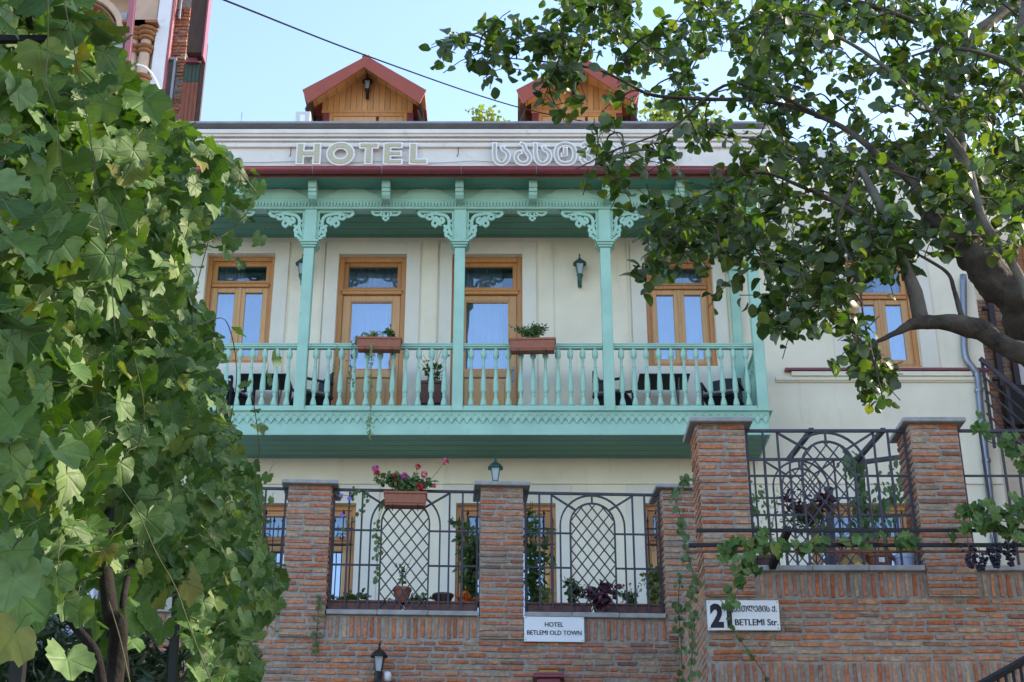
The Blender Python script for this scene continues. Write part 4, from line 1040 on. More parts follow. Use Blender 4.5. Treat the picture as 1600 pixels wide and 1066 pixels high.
textfit('HOTEL', 'lettering', M['ink'], t, -w2 * .31, w2 * .30, h2 * .17, h2 * .53, -.002, .001, 0, .0014)
textfit('BETLEMI OLD TOWN', 'lettering', M['ink'], t, -w2 * .90, w2 * .90, -h2 * .47, -h2 * .12, -.002, .001, 0, .0014)
t, w2, h2 = sign('street_number_plate', 'white street plate with large black 21 and two lines of lettering on the right wall', TR, 1105, 938, 1218, 985, -.055, 1160)
textfit('21', 'lettering', M['ink'], t, -w2 * .92, -w2 * .32, -h2 * .84, h2 * .78, -.002, .001, .05)
textfit('\u1c91\u1c94\u1c97\u1c9a\u1c94\u1c9b\u1c98\u1ca1 \u1ca5.', 'lettering', M['ink'], t, -w2 * .26, w2 * .93, h2 * .22, h2 * .64, -.002, .001, 0, .0014)
textfit('BETLEMI Str.', 'lettering', M['ink'], t, -w2 * .24, w2 * .95, -h2 * .68, -h2 * .26, -.002, .001, 0, .002)

# ------------------------------------------------------------------ lanterns
def lantern(label, p, s=1, style='up', mat='lantern', wall=.14, group='wall lanterns'):
    """p: world point of the lamp body centre; the wall is at +y"""
    t = thing('wall_lantern', label, 'lantern', p, 0, group); mt = M[mat]
    w_ = .075 * s; h = .17 * s
    obj(MB().lathe([(w_ * .62, -h / 2), (w_ * 1.0, h / 2)], 4, rot=R(45)), 'lamp_glass', M['lampglass'], t)
    fr_ = MB()
    for k in range(4):
        a = R(45 + 90 * k); fr_.tube([(w_ * .66 * math.cos(a), w_ * .66 * math.sin(a), -h / 2), (w_ * 1.04 * math.cos(a), w_ * 1.04 * math.sin(a), h / 2)], .007 * s, 4)
    fr_.lathe([(w_ * .72, -h / 2 - .015 * s), (w_ * .72, -h / 2)], 4, rot=R(45)); obj(fr_, 'lamp_frame', mt, t)
    obj(MB().lathe([(w_ * 1.45, h / 2), (w_ * 1.45, h / 2 + .012 * s), (w_ * .9, h / 2 + .06 * s), (w_ * .3, h / 2 + .09 * s), (w_ * .28, h / 2 + .11 * s), (w_ * .1, h / 2 + .12 * s), (w_ * .22, h / 2 + .15 * s), (.002, h / 2 + .19 * s)], 8, rot=R(22.5)), 'lamp_cap', mt, t)
    if style == 'up':
        obj(MB().lathe([(.004, -h / 2 - .2 * s), (.014 * s, -h / 2 - .16 * s), (.01 * s, -h / 2 - .12 * s), (.03 * s, -h / 2 - .07 * s), (.04 * s, -h / 2 - .04 * s), (w_ * .7, -h / 2 - .016 * s)], 8), 'finial', mt, t)
        pts = catmull([(0, 0, -h / 2 - .08 * s), (0, wall * .5, -h / 2 - .2 * s), (0, wall * .9, -h / 2 - .12 * s), (0, wall, -h / 2 - .0)], 5)
        obj(MB().tube(pts, .009 * s, 5), 'arm', mt, t)
        obj(MB().box(-.03 * s, .03 * s, wall - .015, wall, -h / 2 - .16 * s, -h / 2 + .08 * s), 'wall_plate', mt, t, bevel=.004)
    elif style == 'hang':
        obj(MB().tube([(0, 0, h / 2 + .15 * s), (0, 0, h / 2 + wall)], .012 * s, 6), 'rod', mt, t)
    elif style == 'post':
        obj(MB().lathe([(.05 * s, -h / 2 - .18 * s), (.06 * s, -h / 2 - .15 * s), (.045 * s, -h / 2 - .10 * s), (.055 * s, -h / 2 - .015 * s)], 10), 'lamp_base', mt, t)
        obj(MB().tube([(0, 0, -h / 2 - .12 * s), (0, wall, -h / 2 - .14 * s)], .022 * s, 6), 'arm', mt, t)
    return t
lantern('green wall lantern on the upper wall between the second door and right window', at(906, 421, 20.86), 1.05)
lantern('green wall lantern half hidden behind the left balcony post', at(472, 421, 20.86), 1.05)
lantern('small lantern hanging under the balcony above the middle brick pillar', at(774, 742, 20.4), 1.1, 'hang', wall=.26)
lantern('black lantern on the brick wall at the bottom edge', TL.world(TL.x(592, 1038, -.15), -.15, TL.z(1038, -.15, 592)), .95, 'post', 'blackiron', .15)
lantern('small lantern under the gable of the left dormer', at(574, 134, 22.9), .95, 'up', 'blackiron', .10)
lantern('small lantern under the gable of the right dormer', at(897, 136, 22.9), .95, 'up', 'blackiron', .10)
p = TL.world(TL.x(605, 1056, -.1), -.1, TL.z(1057, -.1, 605)); t = thing('security_camera', 'small white round sensor beside the black lantern on the brick wall', 'sensor', p)
obj(MB().lathe([(.01, -.06), (.04, -.05), (.05, 0), (.04, .045), (.01, .055)], 12), 'housing', M['whitepaint'], t, smooth=True); obj(MB().tube([(0, 0, 0), (0, .09, -.02)], .015, 6), 'arm', M['whitepaint'], t)
p = TL.world(TL.x(857, 1060, -.12), -.12, TL.z(1066, -.12, 857)); t = thing('red_post_box', 'dark red metal box with flat lid at the bottom edge of the middle wall', 'box', p)
obj(MB().box(-.13, .13, -.08, .09, -.45, .03), 'body', M['maroon'], t, bevel=.006); obj(MB().box(-.18, .18, -.13, .11, .03, .06).box(-.17, .17, -.12, .11, .061, .085), 'lid', M['maroon'], t, bevel=.005)
obj(MB().box(-.11, .11, -.08, .06, .089, .125), 'pale_block', M['straw'], t, bevel=.006)
obj(MB().box(-.12, .11, -.09, .07, .129, .16), 'top_tile', M['orange_tiles'], t, bevel=.006)

# ------------------------------------------------------------------ planters and pots
def box_planter(label, p, L, h, d, mat='terracotta', name='flower_box', rot=0, group=None, hooks=True):
    t = thing(name, label, 'planter', p, rot, group); k = .9
    m = MB(); m.v = [(-L / 2 * .95, -d / 2 * k, 0), (L / 2 * .95, -d / 2 * k, 0), (L / 2 * .95, d / 2 * k, 0), (-L / 2 * .95, d / 2 * k, 0), (-L / 2, -d / 2, h * .84), (L / 2, -d / 2, h * .84), (L / 2, d / 2, h * .84), (-L / 2, d / 2, h * .84)]
    m.f = [(0, 3, 2, 1), (4, 5, 6, 7), (0, 1, 5, 4), (1, 2, 6, 5), (2, 3, 7, 6), (3, 0, 4, 7)]
    obj(m, 'trough', M[mat], t, bevel=.008); obj(MB().ring(-L / 2 - .01, L / 2 + .01, h * .84, h, .0, -1, -1) if False else MB().box(-L / 2 - .01, L / 2 + .01, -d / 2 - .01, d / 2 + .01, h * .82, h), 'rim', M[mat], t, bevel=.006)
    obj(MB().box(-L / 2 + .01, L / 2 - .01, -d / 2 * .97 - .005, -d / 2 * .9, h * .18, h * .21), 'rib', M[mat], t)
    if hooks:
        for x in (-L * .3, L * .3): obj(MB().tube([(x, -d / 2 - .012, h * .1), (x, -d / 2 - .018, -.01), (x, d / 2 + .01, -.01), (x, d / 2 + .01, h + .02)], .006, 4), 'hook', M['blackiron'], t)
    return t
pb = lambda px, py, ly: at(px, py, 21 + ly)
a = pb(592, 549, -1.08); b = box_planter('terracotta flower box on the balcony rail with long trailing ivy', a, .66, .2, .17, rot=R(2), group='flower boxes on the balcony rail')
plant('trailing_plant', 'pale variegated trailing plant spilling from the left balcony flower box', 'plant', a + Vector((-.12, 0, .2)), .28, .06, .14, 150, .035, M['paleleaf'], OL, seed=3, stems=6)
plant('leafy_plant', 'dark green leafy plant at the right end of the left balcony flower box', 'plant', a + Vector((.17, 0, .2)), .16, .07, .2, 190, .055, M['plantleaf'], PL, seed=4, stems=7)
creeper('trailing_ivy', 'long thin pale ivy strand hanging from the left balcony flower box', [pb(581, 540, -1.22), pb(580, 580, -1.18), pb(579, 640, -1.2), pb(577, 682, -1.2)], 150, .035, 'paleleaf', OL, 5, r=.003, spread=.05)
creeper('trailing_ivy', 'short green strand hanging left of the left balcony flower box', [pb(560, 528, -1.15), pb(550, 545, -1.14), pb(548, 580, -1.12), pb(552, 600, -1.12)], 60, .035, 'plantleaf', OL, 6, r=.003, spread=.09)
creeper('trailing_ivy', 'thin strand wrapped on the balusters left of the ivy box', [pb(527, 540, -1.1), pb(524, 570, -1.1), pb(522, 590, -1.1)], 26, .03, 'paleleaf', OL, 7, r=.003, spread=.04)
a = pb(832, 551, -1.08); box_planter('terracotta flower box of bushy grey green herb right of the middle balcony post', a, .68, .205, .17, rot=R(-2), group='flower boxes on the balcony rail')
plant('bushy_plant', 'bushy grey green herb filling the right balcony flower box', 'plant', a + Vector((0, 0, .19)), .40, .10, .28, 1000, .038, M['paleleaf'] if False else M['plantleaf'], OL, seed=8, stems=22)
a = TL.world(TL.x(633, 795, -.05), -.05, TL.z(793, -.05, 633)); box_planter('terracotta flower box of red and pink geraniums hanging on the iron railing', a, .50, .175, .17, group=None, rot=TL.r)
plant('geranium', 'geranium plants with red, pink and magenta blooms above the brick wall', 'plant', a + Vector((0, 0, .16)), .46, .12, .27, 760, .062, M['plantleaf'], OL, seed=9, stems=16,
      flowers=[(-.36, .29, .05, 'magentafl'), (-.345, .24, .045, 'redfl'), (-.13, .20, .035, 'redfl'), (-.02, .21, .05, 'magentafl'), (-.11, .13, .03, 'redfl'), (.14, .34, .042, 'redfl'), (.22, .24, .05, 'pinkfl'), (.47, .38, .05, 'pinkfl'), (.18, .08, .055, 'redfl'), (.34, .10, .03, 'pinkfl')])
creeper('leafy_strand', 'leafy strand hanging down the railing left of the geranium box', [TL.world(TL.x(x, y, .05), .05, TL.z(y, .05, x)) for x, y in ((606, 775), (594, 805), (588, 830), (592, 850), (589, 885), (590, 910))], 34, .06, 'plantleaf', OL, 10, r=.003)
creeper('bindweed', 'thin bindweed with violet flowers on the left railing top', [TL.world(TL.x(x, y, .05), .05, TL.z(y, .05, x)) for x, y in ((520, 770), (545, 775), (560, 768), (578, 778), (560, 800), (540, 830))], 34, .05, 'plantleaf', OL, 11, r=.003, spread=.1)
for px, py, where in ((533, 777, 'upper left'), (546, 782, 'upper right'), (535, 808, 'lowest')):
    p = TL.world(TL.x(px, py, 0), 0, TL.z(py, 0, px)); t = thing('bindweed_flower', where + ' of the three tiny violet bindweed flowers on the left railing', 'flower', p, 0, 'violet bindweed flowers on the railing'); obj(MB().lathe([(.004, 0), (.012, .02), (.03, .035)], 6), 'petals', M['violetfl'], t, rot=(R(70), 0, 0))
# troughs along the lower terrace
def trough(l, r_, label):
    x0, x1 = TL.x(l, 945, .2), TL.x(r_, 945, .2); p = TL.world((x0 + x1) / 2, .22, zcL + .06)
    box_planter(label, p, x1 - x0, .15, .18, 'trough', 'trough_planter', TL.r, 'brown plant troughs behind the railings', False); return p
trough(506, 628, 'brown plant trough behind the left railing, under the small potted plant'); trough(632, 747, 'brown plant trough behind the left railing, beside the orange flowers')
trough(822, 924, 'brown plant trough with yellow green shrubs behind the middle railing'); trough(929, 1040, 'brown plant trough with the purple plant behind the middle railing')
def tp(px, py=938, ly=.22): return TL.world(TL.x(px, py, ly), ly, zcL + .19)
zz0 = .0
plant('ground_cover', 'low green leafy row in the left brown trough', 'plant', tp(545), .32, .08, .12, 200, .06, M['plantleaf'], OL, seed=21, stems=10)
plant('ground_cover', 'low leaves at the right half of the left brown trough', 'plant', tp(640), .5, .08, .1, 110, .05, M['plantleaf'], OL, seed=22, stems=9)
def pot(label, p, r0, r1, h, mat, name='plant_pot'):
    t = thing(name, label, 'pot', p); obj(MB().lathe([(r0, 0), (r1 * .93, h * .78), (r1, h * .8), (r1, h), (r1 * .85, h), (r1 * .8, h * .8)], 16), 'pot_body', M[mat], t, smooth=False, bevel=.003)
    obj(MB().lathe([(r1 * .84, h * .82), (.01, h * .86)], 12), 'soil', M['vinebark'], t); return t
p = tp(628); pot('small terracotta pot standing on the trough in the middle of the left railing', p, .065, .11, .19, 'terracotta')
plant('potted_seedling', 'young sparse plant in the small terracotta pot', 'plant', p + Vector((0, 0, .18)), .13, .1, .38, 40, .06, M['plantleaf'], PL, seed=23, stems=5)
p = tp(692); pot('dark round bowl pot on the left trough', p, .08, .13, .12, 'darkpot')
p = tp(735, 930, .35); plant('tall_potted_shrub', 'tall dark leafy shrub leaning on the left side of the middle pillar', 'shrub', p + Vector((0, .3, 0)), .30, .25, 1.25, 620, .10, M['plantleaf'], PL, seed=24, stems=12)
plant('orange_flowers', 'orange flower cluster at the foot of the tall shrub by the middle pillar', 'flowers', tp(730), .22, .1, .14, 260, .045, M['orangefl'], OL, seed=25, stems=8)
p = TL.world(TL.x(835, 900, .6), .6, ZT); plant('tall_potted_shrub', 'tall leafy shrub behind the railing just right of the middle pillar', 'shrub', p + Vector((0, 0, .1)), .33, .25, 1.55, 420, .10, M['plantleaf'], PL, seed=26, stems=10)
plant('flowering_shrub', 'bushy yellow green shrub left of the purple plant', 'shrub', tp(893), .22, .1, .36, 260, .05, M['plantleaf'], OL, seed=27, stems=10)
plant('flowering_shrub', 'small grey green shrub beside the middle pillar foot', 'shrub', tp(853), .17, .1, .26, 200, .045, M['paleleaf'], PL, seed=28, stems=8)
plant('purple_plant', 'dark purple leaved plant behind the middle railing', 'plant', tp(938) + Vector((0, -.1, -.02)), .36, .1, .27, 260, .07, M['purpleleaf'], OL, seed=29, stems=12)
plant('low_shrub', 'green shrub right of the purple plant with tiny red buds', 'shrub', tp(985), .25, .1, .24, 240, .05, M['plantleaf'], PL, seed=30, stems=10, flowers=[(-.08, .25, .02, 'redfl'), (.0, .27, .02, 'redfl')])
plant('bright_climber', 'bright yellow green climber against the right end of the middle railing', 'plant', tp(1024), .22, .1, .55, 220, .06, M['paleleaf'], OL, seed=31, stems=7)
# behind the right railing
rp = lambda px, ly=.35: TR.world(TR.x(px, 880, ly), ly, zcR + .06)
p = rp(1333, .4); pot('square brown pot behind the right railing, next to the yellow sack', p, .12, .17, .24, 'terracotta'); 
p = rp(1372, .4); pot('brown pot with small white tag behind the right railing', p, .12, .16, .22, 'terracotta'); t2 = thing('plant_tag', 'small white price tag on the brown pot', 'tag', p + Vector((0, -.165, .13))); obj(MB().box(-.03, .03, 0, .004, -.025, .025), 'card', M['whiteplate'], t2)
p = rp(1414, .4); pot('pale blue pot at the foot of the tall right pillar', p, .09, .12, .22, 'cloth_blue')
p = rp(1332, .3); t = thing('straw_cone', 'yellow straw cone lying on the right wall coping', 'basket', p + Vector((0, -.03, 0))); obj(MB().lathe([(.22, 0), (.2, .02), (.12, .12), (.05, .19), (.02, .2)], 14), 'cone', M['straw'], t)
p = rp(1190, .35); pot('dark red trough behind the strut at the left of the right railing', p, .14, .17, .16, 'trough')
P_ = TR.world(TR.x(1262, 790, .5), .5, TR.z(800, .5, 1262)); t = thing('hanging_basket', 'hanging basket of purple and green foliage behind the right railing', 'plant', P_)
obj(MB().lathe([(.02, -.16), (.12, -.08), (.15, .04), (.13, .04)], 14), 'basket', M['darkpot'], t)
for k in range(3): obj(MB().tube([(.14 * math.cos(k * 2.1), .14 * math.sin(k * 2.1), .04), (0, 0, .62)], .004, 4), 'cord', M['rustiron'], t)
r_ = random.Random(4); mx = [leafmx((r_.gauss(0, .14), r_.gauss(0, .1), r_.uniform(-.22, .12)), rdir(r_, .2), rdir(r_, -.4), .05 * r_.uniform(.7, 1.3)) for _ in range(260)]; joined_leaves('green_foliage', PL, mx, M['plantleaf'], t)
mx = [leafmx((r_.choice((-1, 1)) * r_.uniform(.05, .28) + .02, r_.gauss(0, .09), r_.uniform(.0, .2)), rdir(r_, .2), rdir(r_, -.2), .075 * r_.uniform(.7, 1.3)) for _ in range(110)]; joined_leaves('purple_foliage', PL, mx, M['purpleleaf'], t)
def climb(label, pts, n, size, mat, seed, spread, protos=OL, Y=None): return creeper('climbing_plant', label, pts, n, size, mat, protos, seed, spread=spread)
climb('green climber wound round the dark steel post behind the right railing', [at(x, y, 16.45) for x, y in ((1352, 890), (1348, 830), (1344, 780), (1340, 735), (1325, 715))], 170, .11, 'plantleaf', 41, .16, PL)
climb('leafy branch spreading right from the post to the tall right pillar', [at(x, y, 16.2) for x, y in ((1350, 850), (1372, 800), (1395, 770), (1412, 735))], 150, .11, 'plantleaf', 42, .3, PL)
climb('dark leafy shrub seen through the left end of the right railing', [at(x, y, 16.5) for x, y in ((1180, 880), (1175, 830), (1172, 770))], 190, .08, 'plantleaf', 43, .32, PL)
climb('pale feathery shrub behind the left part of the right railing', [at(x, y, 17.6) for x, y in ((1200, 880), (1205, 830), (1215, 775))], 120, .06, 'paleleaf', 44, .2, NL)
# vine on the support bars
climb('small grapevine creeping along the black bars across the right wall', [at(x, y, 13.62) for x, y in ((1128, 858), (1160, 845), (1210, 850), (1270, 852), (1330, 846), (1400, 850), (1425, 846))], 46, .095, 'grape', 45, .12, GL)
climb('grapevine tangle hanging left of the strut over the corner of the right wall', [at(x, y, 13.6) for x, y in ((1210, 835), (1185, 838), (1170, 860), (1165, 890), (1155, 915), (1148, 935))], 46, .075, 'grape', 46, .13, GL)
climb('thin vine shoot crossing the street number plate', [TR.world(TR.x(x, y, -.12), -.12, TR.z(y, -.12, x)) for x, y in ((1126, 938), (1135, 950), (1141, 966), (1146, 985), (1160, 1005), (1182, 1035), (1205, 1070))], 15, .045, 'grape', 47, .04, GL)
climb('grapevine with fading leaves over the right edge railing', [at(x, y, 13.6) for x, y in ((1530, 665), (1545, 690), (1590, 700), (1610, 760), (1580, 800), (1530, 790), (1510, 800), (1560, 830), (1610, 830))], 80, .085, 'grape', 48, .14, GL)
climb('thick cluster of vine leaves above the dark grapes', [at(x, y, 13.5) for x, y in ((1510, 820), (1540, 810), (1580, 815), (1620, 800), (1600, 840))], 62, .085, 'grape', 49, .20, GL)
climb('slim ivy climbing the edge between the two terrace levels', [TR.world(TR.x(x, y, -.05), -.05, TR.z(y, -.05, x)) for x, y in ((1076, 1075), (1082, 1010), (1078, 950), (1083, 900), (1070, 850), (1064, 810), (1055, 770), (1075, 745))], 110, .07, 'plantleaf', 50, .07)
climb('hanging ivy strand left of the right wall corner', [TR.world(TR.x(x, y, .2), .2, TR.z(y, .2, x)) for x, y in ((1062, 900), (1060, 950), (1064, 1000), (1066, 1070))], 46, .06, 'plantleaf', 51, .06)
climb('moss green creeper on the corner under the left sill', [TL.world(TL.x(x, y, -.06), -.06, TL.z(y, -.06, x)) for x, y in ((500, 930), (497, 960), (495, 990), (492, 1020))], 40, .045, 'plantleaf', 52, .05)
def bunch(label, p, n, L_, seed):
    t = thing('grape_bunch', label, 'grapes', p, 0, 'dark grape bunches on the right vine'); r_ = random.Random(seed); m = MB()
    for i in range(n):
        u = r_.random(); rr = .075 * (1 - u * .8); a = r_.uniform(0, 6.28); q = (rr * math.cos(a), rr * math.sin(a), -u * L_); s_ = r_.uniform(.014, .02)
        m.lathe([(s_ * .35, -s_ * .9), (s_ * .9, -s_ * .45), (s_, 0), (s_ * .9, s_ * .45), (s_ * .35, s_ * .9)], 7, q)
    obj(m, 'berries', M['grapefruit'], t, smooth=True, stuff=True); obj(MB().tube([(0, 0, .1), (0, 0, -L_)], .005, 4), 'stem', M['vinestem'], t)
for i, (px, py, n, L_, lab) in enumerate(((1513, 852, 45, .22, 'leftmost loose bunch of dark grapes'), (1552, 852, 70, .22, 'middle full bunch of dark grapes under vine leaves'), (1575, 848, 60, .22, 'dark grape bunch nearest the right edge'), (1531, 868, 30, .14, 'small low bunch of dark grapes between two others'))): bunch(lab, at(px, py, 13.5), n, L_, i)

# ------------------------------------------------------------------ balcony furniture
ZD = zd1
def chair(label, px, ly, rot, group='dark chairs on the balcony'):
    X = hx(px, 600, ly); t = thing('outdoor_chair', label, 'chair', (X, 21 + ly, ZD), rot, group); m_ = M['wicker']
    obj(MB().box(-.27, .27, -.26, .26, .36, .42), 'seat', m_, t, bevel=.015); obj(MB().box(-.24, .24, -.23, .22, .421, .47), 'cushion', M['cushion'], t, bevel=.015)
    vs = []; m = MB()
    for i in range(7):
        a = R(-60 + 20 * i); x, y = .28 * math.sin(a) * 1.05, .26 * math.cos(a) * .35 + .17
        for z in (.42, .86 - .05 * abs(i - 3) / 3): vs += [(x, y, z), (x, y + .03, z)]
    m.v = vs
    for i in range(6):
        a = i * 4; b = a + 4; m.f += [(a, b, b + 2, a + 2), (a + 1, a + 3, b + 3, b + 1), (a + 2, b + 2, b + 3, a + 3), (a, a + 1, b + 1, b)]
    m.f += [(0, 2, 3, 1), (24, 25, 27, 26)]; obj(m, 'backrest', m_, t)
    for sx in (-1, 1):
        obj(MB().box(sx * .27 - .02, sx * .27 + .02, -.24, .24, .60, .63), 'armrest', m_, t)
        for sy in (-.23, .21): obj(MB().box(sx * .26 - .015, sx * .26 + .015, sy - .015, sy + .015, 0, .36 if sy > 0 else .6), 'leg', m_, t)
    return t
chair('dark chair left of the black table at the left end of the balcony', 362, -.5, R(60)); chair('dark round backed chair behind the left balcony post', 487, -.45, R(-60))
chair('dark chair behind the right middle balcony post', 958, -.45, R(70)); chair('dark chair with grey cushion at the right end of the balcony', 1128, -.45, R(-20))
def table(label, px, ly):
    X = hx(px, 600, ly); t = thing('folding_table', label, 'table', (X, 21 + ly, ZD), 0, 'black folding tables on the balcony')
    obj(MB().box(-.38, .38, -.3, .3, .70, .72), 'tabletop', M['tabletop'], t, bevel=.004)
    for sx in (-1, 1):
        for sy in (-1, 1): obj(MB().tube([(sx * .22, -sy * .2, 0), (sx * .22, sy * .2, .70)], .012, 6), 'leg', M['chrome'], t)
table('black folding table near the left end of the balcony', 415, -.42); table('black folding table between two chairs on the right balcony bay', 1036, -.42)
X = hx(676, 600, -.4); t = thing('tall_planter', 'tall brown square planter standing on the balcony left of the middle post', 'planter', (X, 20.6, ZD))
obj(MB().box(-.17, .17, -.15, .15, 0, .30), 'lower_tub', M['darkpot'], t, bevel=.01); obj(MB().box(-.18, .18, -.16, .16, .301, .68), 'upper_tub', M['trough'], t, bevel=.01); obj(MB().box(-.195, .195, -.175, .175, .62, .67), 'rim', M['trough'], t, bevel=.01)
plant('balcony_shrub', 'sparse dark leaved shrub in the tall brown planter on the balcony', 'shrub', (X, 20.6, ZD + .66), .28, .15, .55, 110, .06, M['plantleaf'], OL, seed=61, stems=9)
# roof bits
X, Z_ = hx(473, 185, .9), ZR; t = thing('roof_vent_box', 'pale grey box unit on the roof left of the left dormer', 'vent box', (X, 21.9, ZR))
hv = hz(174, .9) - ZR; obj(MB().box(-.13, .13, 0, .3, .001, hv), 'housing', M['roofvent'], t, bevel=.008); obj(MB().box(-.05, .04, -.015, -.001, hv - .22, hv - .08), 'cover', M['letterwhite'], t, bevel=.003)
t = thing('roof_aerial', 'thin vertical aerial rod above the left end of the parapet', 'aerial', (hx(377, 190, .4), 21.4, ZP)); obj(MB().tube([(0, 0, -.02), (0, 0, hz(176, .4) - ZP)], .008, 5), 'rod', M['zinc'], t); obj(MB().box(-.03, .03, -.03, .03, -.0, .03), 'foot', M['zinc'], t)
A = at(320, -14, 12.0); pts = [at(350, 0, 12.5), at(575, 88, 17), at(800, 165, 21), at(960, 199, 23.5)]
t = thing('power_cable', 'thin black cable sloping across the sky in front of the left dormer', 'cable', pts[0]); obj(MB().tube([p - pts[0] for p in catmull([pts[0] + (pts[0] - pts[1]) * .6] + pts, 8)], .011, 5), 'wire', M['cable'], t)

# ================================================================== NEIGHBOURS
NB = Frame(0, 25.0, 0)
nb = thing('townhouse', 'tall old townhouse with carved timber arcade, white pier and bare brick wall at upper left', 'building', (0, 25, 0))
nx, nz = NB.x, NB.z
def nbox(name, l, r_, ya, yb, y0, y1, mat, pxy=100, **k):
    return obj(MB().box(nx(l, pxy, y0), nx(r_, pxy, y0), y0, y1, nz(yb, y0), nz(ya, y0)), name, M[mat], nb, **k)
obj(MB().box(nx(-300, 100), nx(286, 100), .61, 1.6, 0, nz(-120)), 'house_body', M['peach'], nb)
nbox('white_pier', 237, 257, -60, 260, -.12, .6, 'whitepaint', bevel=.01)
nbox('pier_edge', 257.3, 261, -60, 260, -.06, .6, 'mauve', bevel=.01)
nbox('upper_wall', -150, 192, -120, -35, -.02, .3, 'peach')
nbox('spandrel', 190, 236, -120, 40, .02, .3, 'peach')
ax, az, ar = nx(118, 40), nz(52), nx(190, 40) - nx(118, 40)
arc = [(ax + ar * math.cos(t), az + ar * math.sin(t)) for t in [math.pi * i / 20 for i in range(21)]]
obj(MB().ribbon(arc, .13, -.06, .3), 'arch_moulding', M['peach'], nb, bevel=.01); obj(MB().ribbon([(ax + (x - ax) * .86, az + (z - az) * .86) for x, z in arc], .03, -.0, .3), 'arch_reveal', M['brownwood'], nb)
for i in range(14):
    t = math.pi * (i + .5) / 14; obj(MB().ribbon([(ax + ar * .84 * math.cos(t), az + ar * .84 * math.sin(t)), (ax + ar * .66 * math.cos(t), az + ar * .66 * math.sin(t))], .05, .1, .14), 'arch_slat', M['brownwood'], nb)
nbox('blind_panel', -100, 188, 20, 300, .35, .4, 'paleblue'); nbox('shutter', 150, 168, 42, 74, .28, .34, 'greenwood')
def column(px, w_):
    x = nx(px, 100, -.1); m = MB(); z0, z1 = nz(260, -.1), nz(42, -.1); zc = lambda y: nz(y, -.1)
    o = obj(MB().lathe([(w_, z0), (w_ * .9, zc(60))], 14, (x, -.1, 0)), 'column', M['peach'], nb, smooth=True)
    for y, k in ((50, 1.9), (56, 1.7), (62, 1.4), (76, 1.55), (82, 1.3), (124, 1.9), (130, 1.6)):
        obj(MB().lathe([(w_ * k * .8, -.05), (w_ * k, -.02), (w_ * k, .02), (w_ * k * .8, .05)], 14, (x, -.1, zc(y))), 'column_ring', M['brownwood'], o, smooth=True)
    obj(MB().box(x - .24, x + .24, -.32, .1, zc(45), zc(41)), 'abacus', M['brownwood'], o)
column(205, .10); column(224, .12)
for i in range(11):
    nbox('balustrade_slat', 216, 233, 68 + i * 4.6, 71.5 + i * 4.6, .1, .16, 'brownwood')
A, B = at(213, -60, 24.4), at(197, 112, 24.4); obj(MB().tube([A - Vector((0, 25, 0)), B - Vector((0, 25, 0))], .085, 4), 'painted_post', M['mauve'], nb)
P_ = [at(x, y, 24.3) - Vector((0, 25, 0)) for x, y in ((214, 101), (228, 106), (240, 120), (250, 142), (255, 155))]; obj(MB().tube(catmull(P_, 5), .022, 6), 'white_pipe', M['whitepaint'], nb, smooth=True)
nbox('bare_wall_core', 261.5, 289, -40, 260, .22, .6, 'mortar')
r_ = random.Random(77); xa, xb_ = nx(262, 100, .2), nx(289, 100, .2); z = nz(14, .2); k = 0
while z > nz(230, .2):
    x = xa - (0 if k % 2 else .1)
    while x < xb_ - .05:
        l = r_.uniform(.13, .26); l = min(l, xb_ - x)
        if not (nx(258, 100) < x + l / 2 < nx(275, 100) and nz(150) < z < nz(95)):
            put(BME[r_.randrange(10)], 'brick', nb, (x + l / 2, .2 + r_.uniform(-.03, .01), z), (0, r_.uniform(-.05, .05), 0), (l / .27, 1, 1.2))
        x += l + .01
    z -= .083; k += 1
nbox('wall_niche', 259, 274, 92, 160, .10, .25, 'darkroom'); obj(MB().ring(nx(258, 100, .05), nx(275, 100, .05), nz(160, .05), nz(90, .05), .05, .04, .1), 'niche_frame', M['zinc'], nb)
nbox('pipe', 270, 272.5, -30, 28, .05, .1, 'zinc')
nbox('eave_underside', 289, 313, -60, 82, -.2, .1, 'darkwood'); nbox('eave_edge', 313.3, 316, -60, 88, -.25, .0, 'maroon')
nbox('white_band', 289.3, 312, 83, 90, 0, .5, 'whitepaint'); nbox('red_box', 289.5, 307, 90, 97, -.05, .4, 'maroon')
for i in range(4):
    a = 289.5 + i * 6; nbox('green_board', a, a + 5.6, 97.5, 128, .02 + .004 * (i % 2), .3, 'greenwood'); nbox('rust_board', a, a + 5.6, 128.5, 240, .0 + .004 * (i % 2), .3, 'rustwood')
nbox('roof_edge_board', 314, 320.5, 66, 240, -.0, .1, 'darkwood')
# pale wall glimpsed under the vine
t = thing('neighbour_wall', 'pale bluish plastered wall glimpsed under the grapevine at lower left', 'wall', (Xat(0, 1000, 18), 18, 0))
xw = Xat(140, 980, 18) - Xat(0, 1000, 18); obj(MB().box(-6, xw, 0, 2.5, 0, Zat(700, 18)), 'plaster_face', M['paleblue'], t)
P0 = Vector((Xat(0, 1000, 18), 18, 0)); obj(MB().tube([at(-20, 885, 17.8) - P0, at(40, 935, 17.8) - P0, at(150, 1030, 17.8) - P0], .06, 6), 'sloping_rail', M['zinc'], t)
